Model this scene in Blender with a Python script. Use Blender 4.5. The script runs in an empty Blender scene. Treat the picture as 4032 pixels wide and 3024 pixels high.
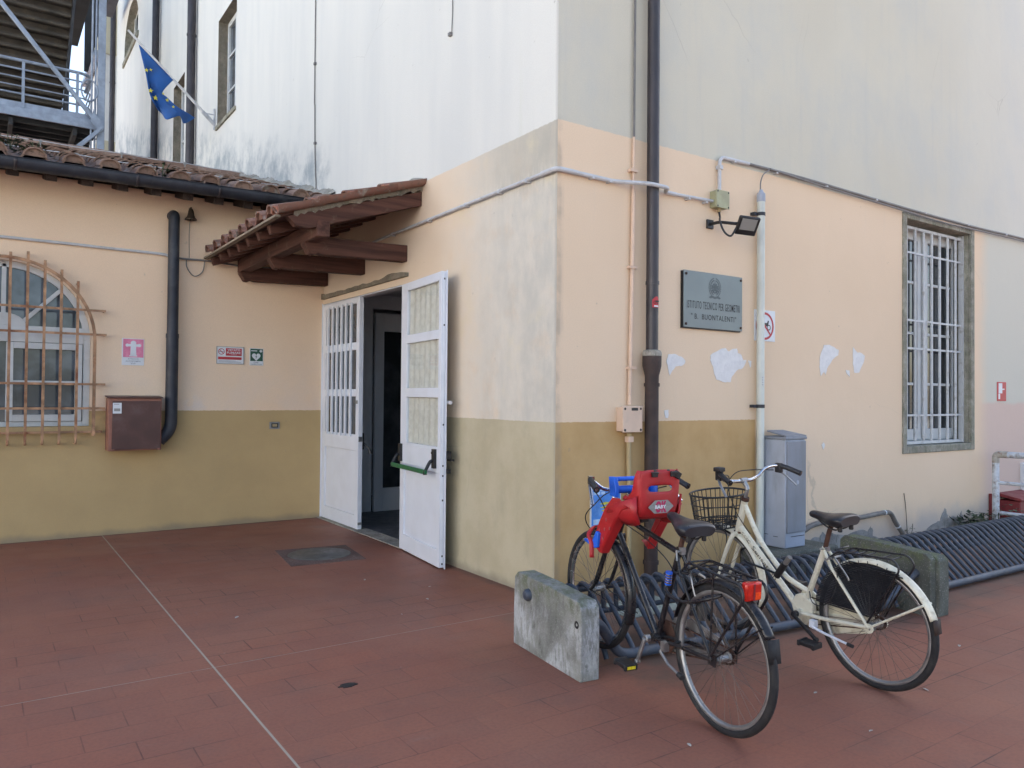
import bpy, math, random
from math import sin, cos, pi, radians, sqrt
from mathutils import Vector, Matrix, Euler
from mathutils.geometry import tessellate_polygon
random.seed(7)
SC = bpy.context.scene
COL = SC.collection
V = Vector

# ------------------------------------------------------------------ materials
class NT:
    def __init__(s, name):
        s.m = bpy.data.materials.new(name); s.m.use_nodes = True
        s.t = s.m.node_tree; s.b = s.t.nodes['Principled BSDF']; s._pos = None; s._obj = None
    def new(s, typ, **kw):
        n = s.t.nodes.new(typ)
        for k, v in kw.items(): setattr(n, k, v)
        return n
    def put(s, sock, v):
        if v is None: return
        if hasattr(v, 'is_output'): s.t.links.new(v, sock)
        else:
            if isinstance(v, (tuple, list)) and len(v) == 3 and sock.type == 'RGBA': v = (*v, 1)
            sock.default_value = v
    def pos(s):
        if not s._pos: s._pos = s.new('ShaderNodeNewGeometry').outputs['Position']
        return s._pos
    def obj(s):
        if not s._obj: s._obj = s.new('ShaderNodeTexCoord').outputs['Object']
        return s._obj
    def xyz(s, vec=None):
        n = s.new('ShaderNodeSeparateXYZ'); s.put(n.inputs[0], vec or s.pos()); return n.outputs[0], n.outputs[1], n.outputs[2]
    def ma(s, op, a, b=None, c=None, clamp=False):
        n = s.new('ShaderNodeMath', operation=op); n.use_clamp = clamp
        s.put(n.inputs[0], a); s.put(n.inputs[1], b); s.put(n.inputs[2], c); return n.outputs[0]
    def scale(s, vec, sx, sy, sz, loc=(0, 0, 0)):
        n = s.new('ShaderNodeMapping'); s.put(n.inputs[0], vec); n.inputs['Scale'].default_value = (sx, sy, sz)
        n.inputs['Location'].default_value = loc; return n.outputs[0]
    def noise(s, scale, detail=3, vec=None, rough=.55, dist=0):
        n = s.new('ShaderNodeTexNoise'); s.put(n.inputs['Vector'], vec or s.pos())
        n.inputs['Scale'].default_value = scale; n.inputs['Detail'].default_value = detail
        n.inputs['Roughness'].default_value = rough; n.inputs['Distortion'].default_value = dist
        return n.outputs['Fac']
    def step(s, v, a, b, o0=0., o1=1.):
        n = s.new('ShaderNodeMapRange'); n.interpolation_type = 'SMOOTHSTEP'
        s.put(n.inputs[0], v)
        for i, x in enumerate((a, b, o0, o1)): n.inputs[i + 1].default_value = x
        return n.outputs[0]
    def mix(s, f, a, b, mode='MIX'):
        n = s.new('ShaderNodeMix', data_type='RGBA', blend_type=mode)
        s.put(n.inputs[0], f); s.put(n.inputs[6], a); s.put(n.inputs[7], b); return n.outputs[2]
    def bump(s, h, strength=.3, dist=.01, prev=None):
        n = s.new('ShaderNodeBump'); n.inputs['Strength'].default_value = strength; n.inputs['Distance'].default_value = dist
        s.put(n.inputs['Height'], h)
        if prev: s.put(n.inputs['Normal'], prev)
        return n.outputs[0]
    def out(s, col=None, rough=None, metal=None, normal=None, spec=None):
        i = s.b.inputs
        s.put(i['Base Color'], col); s.put(i['Roughness'], rough); s.put(i['Metallic'], metal)
        if normal: s.put(i['Normal'], normal)
        if spec is not None: i['Specular IOR Level'].default_value = spec
        return s.m

def mat(name, col, rough=.6, metal=0., var=.15, scale=9., dirt=None, dirt_amt=.35, dscale=5., bump=0., bscale=60., spec=.5, streak=False):
    """a paint / metal / plastic with broad tone variation, fine grain and optional dirt patches"""
    n = NT(name); o = n.obj()
    f = n.noise(scale, 4, o)
    c = n.mix(n.step(f, .3, .7), tuple(x * (1 - var) for x in col), tuple(min(1, x * (1 + var)) for x in col))
    if dirt:
        v = n.scale(o, 1, 1, .18) if streak else o
        d = n.step(n.noise(dscale, 6, v, .65), .48, .72, 0, dirt_amt)
        c = n.mix(d, c, dirt)
    r = n.step(n.noise(scale * 2, 3, o), .2, .8, max(.02, rough - .1), min(1, rough + .12))
    nm = n.bump(n.noise(bscale, 4, o), bump, .004) if bump else None
    return n.out(c, r, metal, nm, spec)

M = {}
def facade(name, side):
    """painted render in three paint bands; side 'W' faces -X (door side), 'S' faces -Y (plaque side), 'L' the low building"""
    n = NT(name); x, y, z = n.xyz()
    p = n.pos()
    wob = n.noise(3, 4, p); wob2 = n.noise(30, 3, p)
    zz = n.ma('ADD', z, n.ma('MULTIPLY', n.ma('SUBTRACT', wob, .5), .012))
    zz = n.ma('ADD', zz, n.ma('MULTIPLY', n.ma('SUBTRACT', wob2, .5), .014))
    big = n.noise(.55, 4, p); med = n.noise(2.6, 5, p, .6)
    streak = n.noise(1., 5, n.scale(p, 9, 9, .55), .6)
    streak2 = n.noise(1., 5, n.scale(p, 26, 26, 1.6), .65)
    blot = n.noise(1., 6, n.scale(p, 4.5, 4.5, 2.2), .68); soft = n.noise(1., 4, n.scale(p, 2.2, 2.2, .35), .5)
    if side == 'W':
        peach = n.mix(n.step(big, .35, .65), (0.72, 0.567, 0.413), (0.77, 0.627, 0.472))
        # weathered, washed-out plaster towards the corner
        wash = n.ma('MULTIPLY', n.step(n.ma('ADD', y, n.ma('MULTIPLY', n.ma('SUBTRACT', med, .5), 1.4)), 2.0, .7), n.step(med, .25, .5))
        peach = n.mix(n.ma('MULTIPLY', wash, .8), peach, (.70, .665, .585))
        grey = n.ma('MULTIPLY', n.step(n.ma('ADD', y, n.ma('MULTIPLY', n.ma('SUBTRACT', med, .5), 1.4)), 1.7, .1), n.step(blot, .25, .68, .12, .85))
        peach = n.mix(grey, peach, (.50, .49, .44))
        # drip marks under the paint edge and under the conduit
        drip = n.ma('MULTIPLY', n.step(n.ma('SUBTRACT', 3.66, n.ma('ADD', z, n.ma('MULTIPLY', streak2, .5))), .0, .22, 1, 0), n.step(y, 1.5, .5))
        peach = n.mix(n.ma('MULTIPLY', drip, .4), peach, (.36, .33, .26))
        yel = n.ma('MULTIPLY', n.step(med, .55, .75, 0, .5), n.step(y, 2.2, 1.3))
        peach = n.mix(yel, peach, (.68, .61, .43))
        dado = n.mix(n.step(med, .3, .7), (0.46, 0.402, 0.27), (0.529, 0.471, 0.333))
        dado = n.mix(n.ma('MULTIPLY', n.step(blot, .5, .75), n.step(y, 2.6, 2.2, .10, .35)), dado, (.36, .325, .24))
        top = n.mix(n.step(soft, .35, .7), (.72, .72, .675), (.665, .672, .64))
        top = n.mix(n.step(n.noise(1., 5, n.scale(p, 5, 5, .25), .6), .60, .8, 0, .35), top, (.57, .585, .545))
        # grey-blue mould above the low roof and under the sills
        above = n.ma('SUBTRACT', z, n.ma('ADD', n.ma('MULTIPLY', n.ma('SUBTRACT', y, 5.07), .3), 4.15))
        mould = n.ma('MULTIPLY', n.step(n.ma('SUBTRACT', above, n.ma('MULTIPLY', n.noise(2.3, 7, p, .7), 1.0)), -.25, .35, 1, 0), n.step(y, 4.3, 5.0))
        mould = n.ma('MULTIPLY', mould, n.step(n.noise(1, 7, n.scale(p, 1.6, 1.6, 1.5), .72), .38, .66))
        top = n.mix(n.ma('MULTIPLY', mould, .85), top, (.28, .33, .36))
        green = n.ma('MULTIPLY', n.step(n.noise(1, 5, n.scale(p, 3.2, 3.2, .22), .6), .62, .8, 0, .35), 1)
        top = n.mix(green, top, (.60, .62, .47))
        edge = n.step(y, .04, .008, 0, .3)
    elif side == 'S':
        peach = n.mix(n.step(big, .3, .7), (0.759, 0.584, 0.411), (0.801, 0.623, 0.45))
        peach = n.mix(n.step(streak, .56, .8, 0, .25), peach, (.64, .54, .45))
        # repainted area right of the window
        rx = n.step(n.ma('ADD', x, n.ma('MULTIPLY', n.ma('SUBTRACT', med, .5), .25)), 6.55, 6.95)
        pinkz = n.step(n.ma('ADD', z, n.ma('MULTIPLY', n.ma('SUBTRACT', med, .5), .12)), 1.56, 1.50)
        right = n.mix(pinkz, (.62, .60, .51), (.66, .515, .435))
        peach = n.mix(rx, peach, right)
        # damp grey base
        damp = n.ma('MULTIPLY', n.step(n.ma('ADD', z, n.ma('MULTIPLY', n.ma('SUBTRACT', med, .5), .5)), .42, .08), n.step(x, 2.4, 3.2, 0, .8))
        peach = n.mix(damp, peach, (.50, .45, .41))
        dado0 = n.mix(n.step(med, .3, .7), (0.484, 0.31, 0.132), (0.562, 0.373, 0.175))
        dado0 = n.mix(n.step(n.noise(23, 4, p, .6), .70, .76, 0, .5), dado0, (.60, .47, .33))
        dado = n.mix(n.step(x, 2.335, 2.345), dado0, peach)
        top = n.mix(n.step(big, .3, .7), (0.576, 0.544, 0.445), (0.614, 0.585, 0.482))
        top = n.mix(n.step(n.noise(1., 6, n.scale(p, 1.1, 1.1, .8), .65), .42, .7, 0, .55), top, (.50, .515, .485))
        top = n.mix(n.step(streak, .52, .8, 0, .35), top, (.47, .48, .455))
        top = n.mix(n.step(x, 4.2, 9., 0, .5), top, (.69, .68, .63))
        cx = n.step(n.ma('ADD', x, n.ma('MULTIPLY', n.ma('SUBTRACT', streak2, .5), .08)), .075, .02)
        grime = n.ma('MULTIPLY', cx, n.step(n.noise(4, 5, p), .35, .65, .05, .5))
        edge = n.ma('MULTIPLY', grime, n.step(z, 3.75, 3.6))
    else:
        peach = n.mix(n.step(big, .3, .7), (0.809, 0.603, 0.423), (0.84, 0.657, 0.475))
        peach = n.mix(n.ma('MULTIPLY', n.step(z, 2.3, 1.4, 0, .5), n.step(med, .35, .7)), peach, (.75, .62, .52))
        pale = n.ma('MULTIPLY', n.step(n.ma('ADD', n.ma('ABSOLUTE', n.ma('ADD', x, 1.55)), n.ma('ABSOLUTE', n.ma('SUBTRACT', z, 1.42))), .22, .05), n.step(n.noise(9, 4, p), .4, .6))
        peach = n.mix(n.ma('MULTIPLY', pale, .55), peach, (.74, .66, .60))
        dado = n.mix(n.step(med, .3, .7), (0.48, 0.345, 0.168), (0.514, 0.37, 0.18))
        top = peach
        edge = n.step(n.noise(14, 5, p), .70, .78, 0, .35)
    if side != 'L':
        spots = n.step(n.noise(11, 2, p), .74, .78, 0, .3)
        vo = n.new('ShaderNodeTexVoronoi', feature='DISTANCE_TO_EDGE'); vo.inputs['Scale'].default_value = .55
        off = n.new('ShaderNodeTexNoise'); off.inputs['Scale'].default_value = 2.5; off.inputs['Detail'].default_value = 6; n.put(off.inputs['Vector'], p)
        vm = n.new('ShaderNodeVectorMath', operation='MULTIPLY_ADD'); n.put(vm.inputs[0], off.outputs['Color']); vm.inputs[1].default_value = (.10, .10, .10); n.put(vm.inputs[2], p); n.put(vo.inputs['Vector'], vm.outputs[0])
        crack = n.ma('MULTIPLY', n.step(vo.outputs['Distance'], .0022, .0005), n.step(n.noise(.5, 3, p), .55, .68, 0, .30))
        edge = n.ma('MAXIMUM', edge, n.ma('MAXIMUM', spots, crack))
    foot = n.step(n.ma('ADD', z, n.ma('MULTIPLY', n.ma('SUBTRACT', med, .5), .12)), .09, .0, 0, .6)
    c = n.mix(n.step(zz, 1.363, 1.367), dado, peach)
    c = n.mix(n.step(zz, 3.679, 3.69), c, top)
    c = n.mix(edge, c, (.25, .235, .20))
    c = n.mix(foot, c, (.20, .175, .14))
    fine = n.noise(120, 4, p)
    c = n.mix(n.step(fine, .3, .7, 0, .12), c, (.25, .22, .19))
    h = n.bump(n.noise(7, 5, p), .22, .012)
    h = n.bump(n.noise(150, 3, p), .22, .003, h)
    return n.out(c, .93, 0, h, .2)

def paving(name):
    n = NT(name); x, y, z = n.xyz(); p = n.pos()
    v = n.scale(p, 1, 1, 1, (.205, .041, 0))
    b = n.new('ShaderNodeTexBrick', offset=.5, squash=1.0); n.put(b.inputs['Vector'], v)
    b.inputs['Scale'].default_value = 1; b.inputs['Mortar Size'].default_value = .0035; b.inputs['Mortar Smooth'].default_value = .3
    b.inputs['Brick Width'].default_value = .40; b.inputs['Row Height'].default_value = .20
    b.inputs['Color1'].default_value = (0, 0, 0, 1); b.inputs['Color2'].default_value = (1, 1, 1, 1); b.inputs['Mortar'].default_value = (.5, .5, .5, 1)
    tint = n.new('ShaderNodeRGBToBW'); n.put(tint.inputs[0], b.outputs['Color'])
    big = n.noise(.45, 5, p); med = n.noise(2.2, 6, p, .65); fine = n.noise(55, 4, p)
    c = n.mix(n.step(big, .3, .7), (0.282, 0.103, 0.064), (0.33, 0.133, 0.082))
    c = n.mix(n.ma('MULTIPLY', tint.outputs[0], .18), c, (.165, .084, .066))
    c = n.mix(n.step(med, .48, .78, 0, .45), c, (.15, .09, .075))
    # greyer worn film where people walk, greyish film near the rack
    c = n.mix(n.ma('MULTIPLY', n.step(n.noise(.8, 5, p), .40, .75), .25), c, (.19, .122, .102))
    dust = n.step(n.noise(1.7, 7, n.scale(p, 1, 2.2, 1), .72), .60, .74, 0, .22)
    c = n.mix(dust, c, (.26, .185, .165))
    c = n.mix(n.step(fine, .35, .75, 0, .22), c, (.085, .045, .038))
    c = n.mix(n.step(n.noise(170, 2, p), .66, .75, 0, .35), c, (.36, .25, .21))
    spk = n.step(n.noise(9, 3, p, .5), .755, .79, 0, .55)
    c = n.mix(spk, c, (.42, .34, .30))
    vg = n.new('ShaderNodeTexVoronoi'); vg.inputs['Scale'].default_value = 1.7; n.put(vg.inputs['Vector'], p)
    sel = n.new('ShaderNodeSeparateColor'); n.put(sel.inputs[0], vg.outputs['Color'])
    gum = n.ma('MULTIPLY', n.step(vg.outputs['Distance'], .042, .030), n.step(sel.outputs[0], .55, .6, 0, .55))
    c = n.mix(gum, c, n.mix(n.step(sel.outputs[1], .45, .55), (.075, .055, .05), (.27, .225, .20)))
    scuff = n.ma('MULTIPLY', n.step(n.noise(1., 6, n.scale(p, 14, 3, 1), .7), .60, .70, 0, .5), n.step(n.noise(1.3, 3, p), .52, .68))
    c = n.mix(scuff, c, (.25, .17, .15))
    # grey-green grime film round the bicycle rack, doubling as painted contact shadow
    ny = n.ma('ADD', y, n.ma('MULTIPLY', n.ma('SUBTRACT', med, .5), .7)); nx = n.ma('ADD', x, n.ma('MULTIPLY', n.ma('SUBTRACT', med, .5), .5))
    grime_shade = n.ma('MULTIPLY', n.ma('MULTIPLY', n.step(ny, -2.05, -1.35), n.ma('MULTIPLY', n.step(nx, -.75, -.35), n.step(y, .02, -.15))), n.step(n.noise(3, 5, p), .25, .6, .35, .8))
    c = n.mix(grime_shade, c, (.095, .078, .060))
    oil = n.step(n.noise(4.2, 3, p, .5), .74, .80, 0, .5)
    c = n.mix(oil, c, (.07, .045, .04))
    # joints, only partly open
    jo = n.ma('MULTIPLY', b.outputs['Fac'], n.step(n.noise(1.1, 5, p, .6), .42, .68, .10, .8))
    c = n.mix(jo, c, (.055, .03, .026))
    # pale inlaid strips
    def strip(coord, at, w):
        d = n.ma('ABSOLUTE', n.ma('SUBTRACT', n.ma('ADD', coord, n.ma('MULTIPLY', n.ma('SUBTRACT', n.noise(1.3, 2, p), .5), .006)), at))
        return n.step(d, w + .0015, w - .0015)
    s1 = strip(y, -.045, .0025); s2 = strip(x, -2.48, .0055)
    s3 = strip(y, -6.1, .006); s4 = strip(x, 2.9, .008)
    s1 = n.ma('MULTIPLY', s1, n.step(x, -.2, -.3)); s4 = n.ma('MULTIPLY', s4, n.step(y, -1.9, -2.0, 0, .0))
    st = n.ma('MAXIMUM', n.ma('MAXIMUM', s1, s2), n.ma('MAXIMUM', s3, s4))
    st = n.ma('MULTIPLY', st, n.step(n.noise(6, 4, p), .25, .5, .55, 1))
    c = n.mix(st, c, (.37, .32, .25))
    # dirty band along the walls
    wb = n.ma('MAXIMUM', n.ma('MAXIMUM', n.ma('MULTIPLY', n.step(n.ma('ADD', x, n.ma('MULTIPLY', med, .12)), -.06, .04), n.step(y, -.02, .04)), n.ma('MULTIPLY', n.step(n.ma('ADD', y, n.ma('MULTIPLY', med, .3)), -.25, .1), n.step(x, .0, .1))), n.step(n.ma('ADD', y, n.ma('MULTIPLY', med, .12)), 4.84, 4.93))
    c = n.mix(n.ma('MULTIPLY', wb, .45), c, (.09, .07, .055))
    h = n.bump(n.ma('MULTIPLY', b.outputs['Fac'], -1.), .35, .004)
    h = n.bump(med, .12, .01, h); h = n.bump(fine, .12, .002, h)
    r = n.step(n.noise(1.4, 5, p), .3, .7, .52, .72)
    return n.out(c, r, 0, h, .32)

def terracotta(name, a, bcol, moss, moss_amt):
    n = NT(name); o = n.obj()
    at = n.new('ShaderNodeAttribute', attribute_name='tint'); at.attribute_type = 'GEOMETRY'
    c = n.mix(at.outputs['Fac'], a, bcol)
    c = n.mix(n.step(n.noise(12, 5, o), .45, .75, 0, .5), c, tuple(x * .45 for x in bcol))
    c = n.mix(n.step(n.noise(26, 5, o, .7), .5, .7, 0, moss_amt), c, moss)
    c = n.mix(n.step(n.noise(7, 5, o, .6), .56, .70, 0, .6), c, (.36, .34, .30))
    return n.out(c, .92, 0, n.bump(n.noise(40, 5, o), .4, .006), .2)

def concrete(name, base=(.33, .335, .31), moss=.5, pale=True):
    n = NT(name); o = n.obj(); x, y, z = n.xyz(o)
    st = n.noise(1, 6, n.scale(o, 26, 26, 8), .7); big = n.noise(5, 5, o)
    c = n.mix(n.step(big, .3, .7), tuple(v * .72 for v in base), tuple(v * 1.2 for v in base))
    if pale: c = n.mix(n.ma('MULTIPLY', n.step(n.noise(3.2, 5, o), .44, .62), n.step(st, .38, .6, .05, .8)), c, (.58, .60, .63))
    c = n.mix(n.step(st, .50, .72, 0, .8), c, (.10, .105, .085))
    c = n.mix(n.ma('MULTIPLY', n.step(n.noise(14, 5, o), .42, .6), n.step(z, .25, .46, 0, moss)), c, (.13, .15, .085))
    c = n.mix(n.step(n.noise(90, 3, o), .55, .75, 0, .35), c, (.60, .60, .56))
    h = n.bump(n.noise(60, 6, o, .7), .8, .008); h = n.bump(n.noise(14, 5, o), .5, .02, h)
    return n.out(c, .95, 0, h, .2)

def wood(name, col, along='X'):
    n = NT(name); o = n.obj()
    sc = {'X': (1.2, 22, 22), 'Y': (22, 1.2, 22), 'Z': (22, 22, 1.2)}[along]
    g = n.noise(1, 6, n.scale(o, *sc), .65)
    c = n.mix(n.step(g, .3, .7), tuple(v * .6 for v in col), tuple(v * 1.35 for v in col))
    c = n.mix(n.step(n.noise(5, 6, o, .7), .56, .72, 0, .5), c, (.20, .165, .12))
    return n.out(c, .8, 0, n.bump(g, .5, .006), .3)

def glass(name, tint=(.02, .024, .028), rough=.06):
    n = NT(name); o = n.obj()
    c = n.mix(n.step(n.noise(2.5, 4, o), .4, .7), tint, tuple(v * 2.4 for v in tint))
    return n.out(c, rough, 0, n.bump(n.noise(1.5, 1, o), .02, .02), .8)

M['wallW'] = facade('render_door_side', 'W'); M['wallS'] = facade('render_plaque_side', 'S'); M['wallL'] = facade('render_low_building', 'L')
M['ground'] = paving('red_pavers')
M['tile_old'] = terracotta('weathered_tiles', (.19, .115, .085), (.33, .225, .175), (.05, .055, .03), .55)
M['tile_red'] = terracotta('red_tiles', (.30, .115, .075), (.36, .175, .12), (.15, .14, .11), .5)
M['tile_mid'] = terracotta('dull_red_tiles', (.20, .095, .07), (.30, .18, .14), (.13, .13, .11), .7)
M['conc'] = concrete('weathered_concrete', (.235, .24, .222), .7)
M['conc_dark'] = concrete('mossy_concrete', (.12, .126, .108), .8, False)
M['stone'] = concrete('grey_stone_trim', (.30, .285, .235), .3, False)
M['stone_br'] = concrete('brown_stone_trim', (.235, .20, .155), .2, False)
M['mortar'] = concrete('grey_mortar', (.36, .335, .29), .2, False)
M['woodX'] = wood('brown_stained_wood', (.085, .038, .027), 'X'); M['woodY'] = wood('brown_stained_wood_long', (.085, .038, .027), 'Y')
M['wood_old'] = wood('grey_worn_wood', (.26, .21, .155), 'Y')
M['rafter'] = wood('dark_rafter', (.045, .032, .026), 'Y')
M['gutter'] = mat('dark_blue_grey_painted_metal', (.030, .034, .045), .55, .2, .2, 6, (.09, .095, .10), .4)
M['pipe_up'] = mat('dark_brown_painted_metal', (.040, .035, .040), .45, .2, .2, 6, (.10, .09, .085), .3, 8, streak=True)
M['iron'] = mat('brown_cast_iron', (.050, .035, .032), .7, .2, .25, 10, (.11, .06, .045), .5, 9, .4, 70)
M['white_met'] = mat('white_painted_metal', (.70, .735, .80), .38, .0, .03, 5, (.52, .53, .54), .16, 3)
M['white_old'] = mat('old_white_paint', (.52, .54, .55), .55, .0, .08, 9, (.26, .24, .21), .7, 9, .2, 50)
M['white_pvc'] = mat('white_window_frame', (.58, .60, .60), .5, 0, .05, 6, (.42, .41, .38), .35)
M['rust'] = mat('rusty_white_painted_iron', (.36, .21, .12), .85, .0, .4, 9, (.21, .07, .028), .95, 7, .4, 60)
M['grey_pvc'] = mat('pale_grey_conduit', (.50, .51, .53), .5, 0, .08, 12, (.30, .28, .25), .5, 8)
M['pole'] = mat('pale_green_grey_pipe', (.58, .61, .56), .5, 0, .06, 7, (.33, .33, .29), .4, 6, streak=True)
M['peach_pipe'] = mat('peach_painted_conduit', (.68, .50, .375), .6, 0, .08, 10, (.40, .33, .27), .5)
M['beige_pipe'] = mat('beige_painted_conduit', (.42, .32, .17), .6, 0, .1, 10, (.25, .2, .13), .5)
M['black'] = mat('black_plastic', (.014, .014, .016), .45, 0, .25, 14, (.05, .05, .05), .3)
M['rubber'] = mat('dusty_black_rubber', (.013, .013, .015), .75, 0, .25, 20, (.045, .043, .04), .5, 12, .3, 90)
M['black_paint'] = mat('worn_black_paint', (.013, .013, .016), .3, .1, .3, 12, (.075, .065, .055), .5, 14)
M['cream_paint'] = mat('worn_cream_paint', (.68, .655, .53), .38, .0, .06, 12, (.36, .30, .20), .6, 15)
M['chrome'] = mat('chrome', (.60, .61, .63), .22, 1., .1, 14, (.32, .29, .26), .4, 12)
M['alu'] = mat('dull_aluminium', (.33, .335, .34), .45, .85, .15, 14, (.25, .22, .19), .5, 12)
M['rust_steel'] = mat('rusted_steel', (.075, .038, .028), .7, .4, .3, 20, (.15, .06, .03), .6)
M['spoke'] = mat('dull_spoke_steel', (.13, .10, .085), .5, .6, .2, 30)
M['red_plastic'] = mat('red_plastic', (.37, .014, .018), .42, 0, .12, 8, (.30, .035, .035), .35, 7)
M['red_dark'] = mat('dark_red_strap', (.22, .015, .02), .6, 0, .2, 30)
M['blue_plastic'] = mat('blue_plastic', (.012, .115, .62), .4, 0, .1, 8)
M['rear_red'] = mat('red_reflector_lens', (.55, .022, .012), .18, 0, .2, 40)
M['orange_red'] = mat('orange_red_reflector', (.85, .07, .012), .2, 0, .2, 40)
M['leather'] = mat('black_saddle_cover', (.016, .017, .022), .36, 0, .25, 9, (.028, .03, .036), .5, 6, .15, 120)
M['yellow'] = mat('yellow_reflector', (.72, .60, .03), .3, 0, .1, 30)
M['rack_blue'] = mat('blue_grey_painted_steel', (.052, .066, .092), .5, .1, .25, 6, (.13, .12, .11), .6, 10, .1, 60)
M['cab'] = mat('grey_blue_fibreglass', (.38, .42, .50), .55, 0, .07, 5, (.22, .235, .26), .6, 5, .1, 70, streak=True)
M['cab_dark'] = mat('grey_fibreglass_door', (.225, .245, .285), .55, 0, .10, 5, (.17, .18, .19), .7, 5, .1, 70, streak=True)
M['plaque'] = mat('brushed_grey_plaque', (.185, .215, .215), .42, .3, .06, 3, (.16, .185, .19), .4, 4)
M['ink'] = mat('black_engraving', (.012, .012, .014), .5, 0, .1)
M['emblem'] = mat('grey_engraved_emblem', (.085, .105, .11), .5, .3, .15, 60)
M['sign_white'] = mat('sign_white', (.66, .69, .72), .5, 0, .05, 8, (.5, .5, .5), .3)
M['sign_red'] = mat('sign_red', (.42, .025, .035), .5, 0, .08)
M['sign_pink'] = mat('faded_pink', (.66, .20, .32), .55, 0, .12, 9, (.70, .42, .50), .5, 9)
M['sign_green'] = mat('sign_green', (.010, .075, .045), .45, 0, .1)
M['sign_grey'] = mat('printed_grey_text', (.22, .25, .28), .6, 0, .1)
M['paper'] = mat('torn_white_paper', (.71, .70, .69), .85, 0, .06, 12, (.52, .52, .54), .5, 14, .3, 40)
M['poster_blue'] = mat('poster_blue', (.06, .24, .66), .4, 0, .2, 9, (.22, .44, .78), .8, 6)
M['poster_pale'] = mat('poster_pale_blue', (.42, .58, .80), .4, 0, .12, 20)
M['poster_yellow'] = mat('poster_yellow', (.55, .48, .05), .5, 0, .2, 40)
M['box_brown'] = mat('brown_painted_steel_box', (.095, .044, .036), .5, .1, .2, 5, (.14, .11, .10), .5, 5)
M['box_edge'] = mat('faded_red_brown_steel', (.29, .125, .085), .6, .0, .15, 9, (.12, .06, .045), .5)
M['olive'] = mat('olive_grey_junction_box', (.36, .36, .22), .55, 0, .1, 9, (.22, .21, .13), .5)
M['lens'] = mat('grey_lamp_glass', (.26, .26, .25), .3, 0, .02, 4)
M['bronze'] = mat('dark_bronze', (.065, .050, .035), .5, .6, .3, 14)
M['steel_blue'] = mat('blue_grey_galvanised_steel', (.30, .345, .42), .5, .25, .15, 6, (.19, .21, .24), .5, 4)
M['steel_dark'] = mat('dark_steel', (.075, .085, .105), .6, .2, .2, 5, (.14, .15, .17), .4, 3)
M['tread'] = mat('brown_grey_stair_tread', (.072, .062, .052), .75, .1, .3, 3, (.15, .125, .085), .5, 5)
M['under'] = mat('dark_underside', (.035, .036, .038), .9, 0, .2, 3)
M['cream_far'] = mat('cream_render', (.62, .57, .42), .9, 0, .08, 2)
M['white_far'] = mat('white_render', (.80, .80, .78), .9, 0, .05, 2)
M['curtain'] = mat('cream_curtain', (.76, .74, .69), .8, 0, .08, 20, (.40, .38, .30), .3, 8)
M['glass'] = glass('dark_window_glass'); M['glass_grey'] = glass('grey_window_glass', (.05, .062, .075), .1)
M['glass_door'] = glass('grey_green_door_glass', (.045, .05, .05), .1)
M['inner_wall'] = mat('grey_interior_paint', (.62, .64, .67), .8, 0, .06, 3)
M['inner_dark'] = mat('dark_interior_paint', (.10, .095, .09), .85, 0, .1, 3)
M['inner_floor'] = mat('dark_grey_floor_tile', (.085, .088, .095), .45, 0, .15, 6)
M['carton'] = mat('brown_carton', (.32, .20, .12), .8, 0, .15)
M['hose'] = mat('grey_corrugated_hose', (.155, .145, .135), .7, 0, .15, 9, (.27, .25, .22), .5)
M['red_box'] = mat('dark_red_plastic', (.20, .026, .030), .5, 0, .1, 5, (.26, .06, .06), .4)
M['plaster'] = concrete('bare_grey_plaster', (.31, .30, .285), .1, False)
M['rail'] = mat('flaking_white_blue_paint', (.55, .60, .66), .5, .1, .1, 12, (.15, .085, .055), .75, 13)
M['flag_blue'] = mat('blue_flag_cloth', (.015, .088, .30), .75, 0, .18, 4)
M['flag_star'] = mat('yellow_star_cloth', (.62, .56, .06), .7, 0, .1)
M['flagpole'] = mat('white_flagpole', (.60, .60, .60), .45, .1, .1)
M['manhole'] = mat('grey_iron_cover', (.105, .105, .10), .5, .35, .25, 12, (.21, .21, .22), .5, 5, .3, 60)
M['manhole_rim'] = concrete('grey_manhole_patch', (.155, .098, .082), .1, False)
M['drain'] = concrete('pale_green_cover', (.30, .335, .285), .4, False)
M['leaf'] = mat('dark_ivy_leaf', (.026, .050, .022), .5, 0, .5, 9)
M['leaf2'] = mat('olive_weed_leaf', (.055, .075, .030), .6, 0, .5, 9)
M['dry'] = mat('dry_pale_leaf', (.45, .42, .37), .8, 0, .2, 30)
M['cable'] = mat('grey_cable', (.17, .165, .16), .6, 0, .15)
M['band'] = mat('green_painted_bar', (.008, .12, .042), .35, 0, .15, 12)

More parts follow.
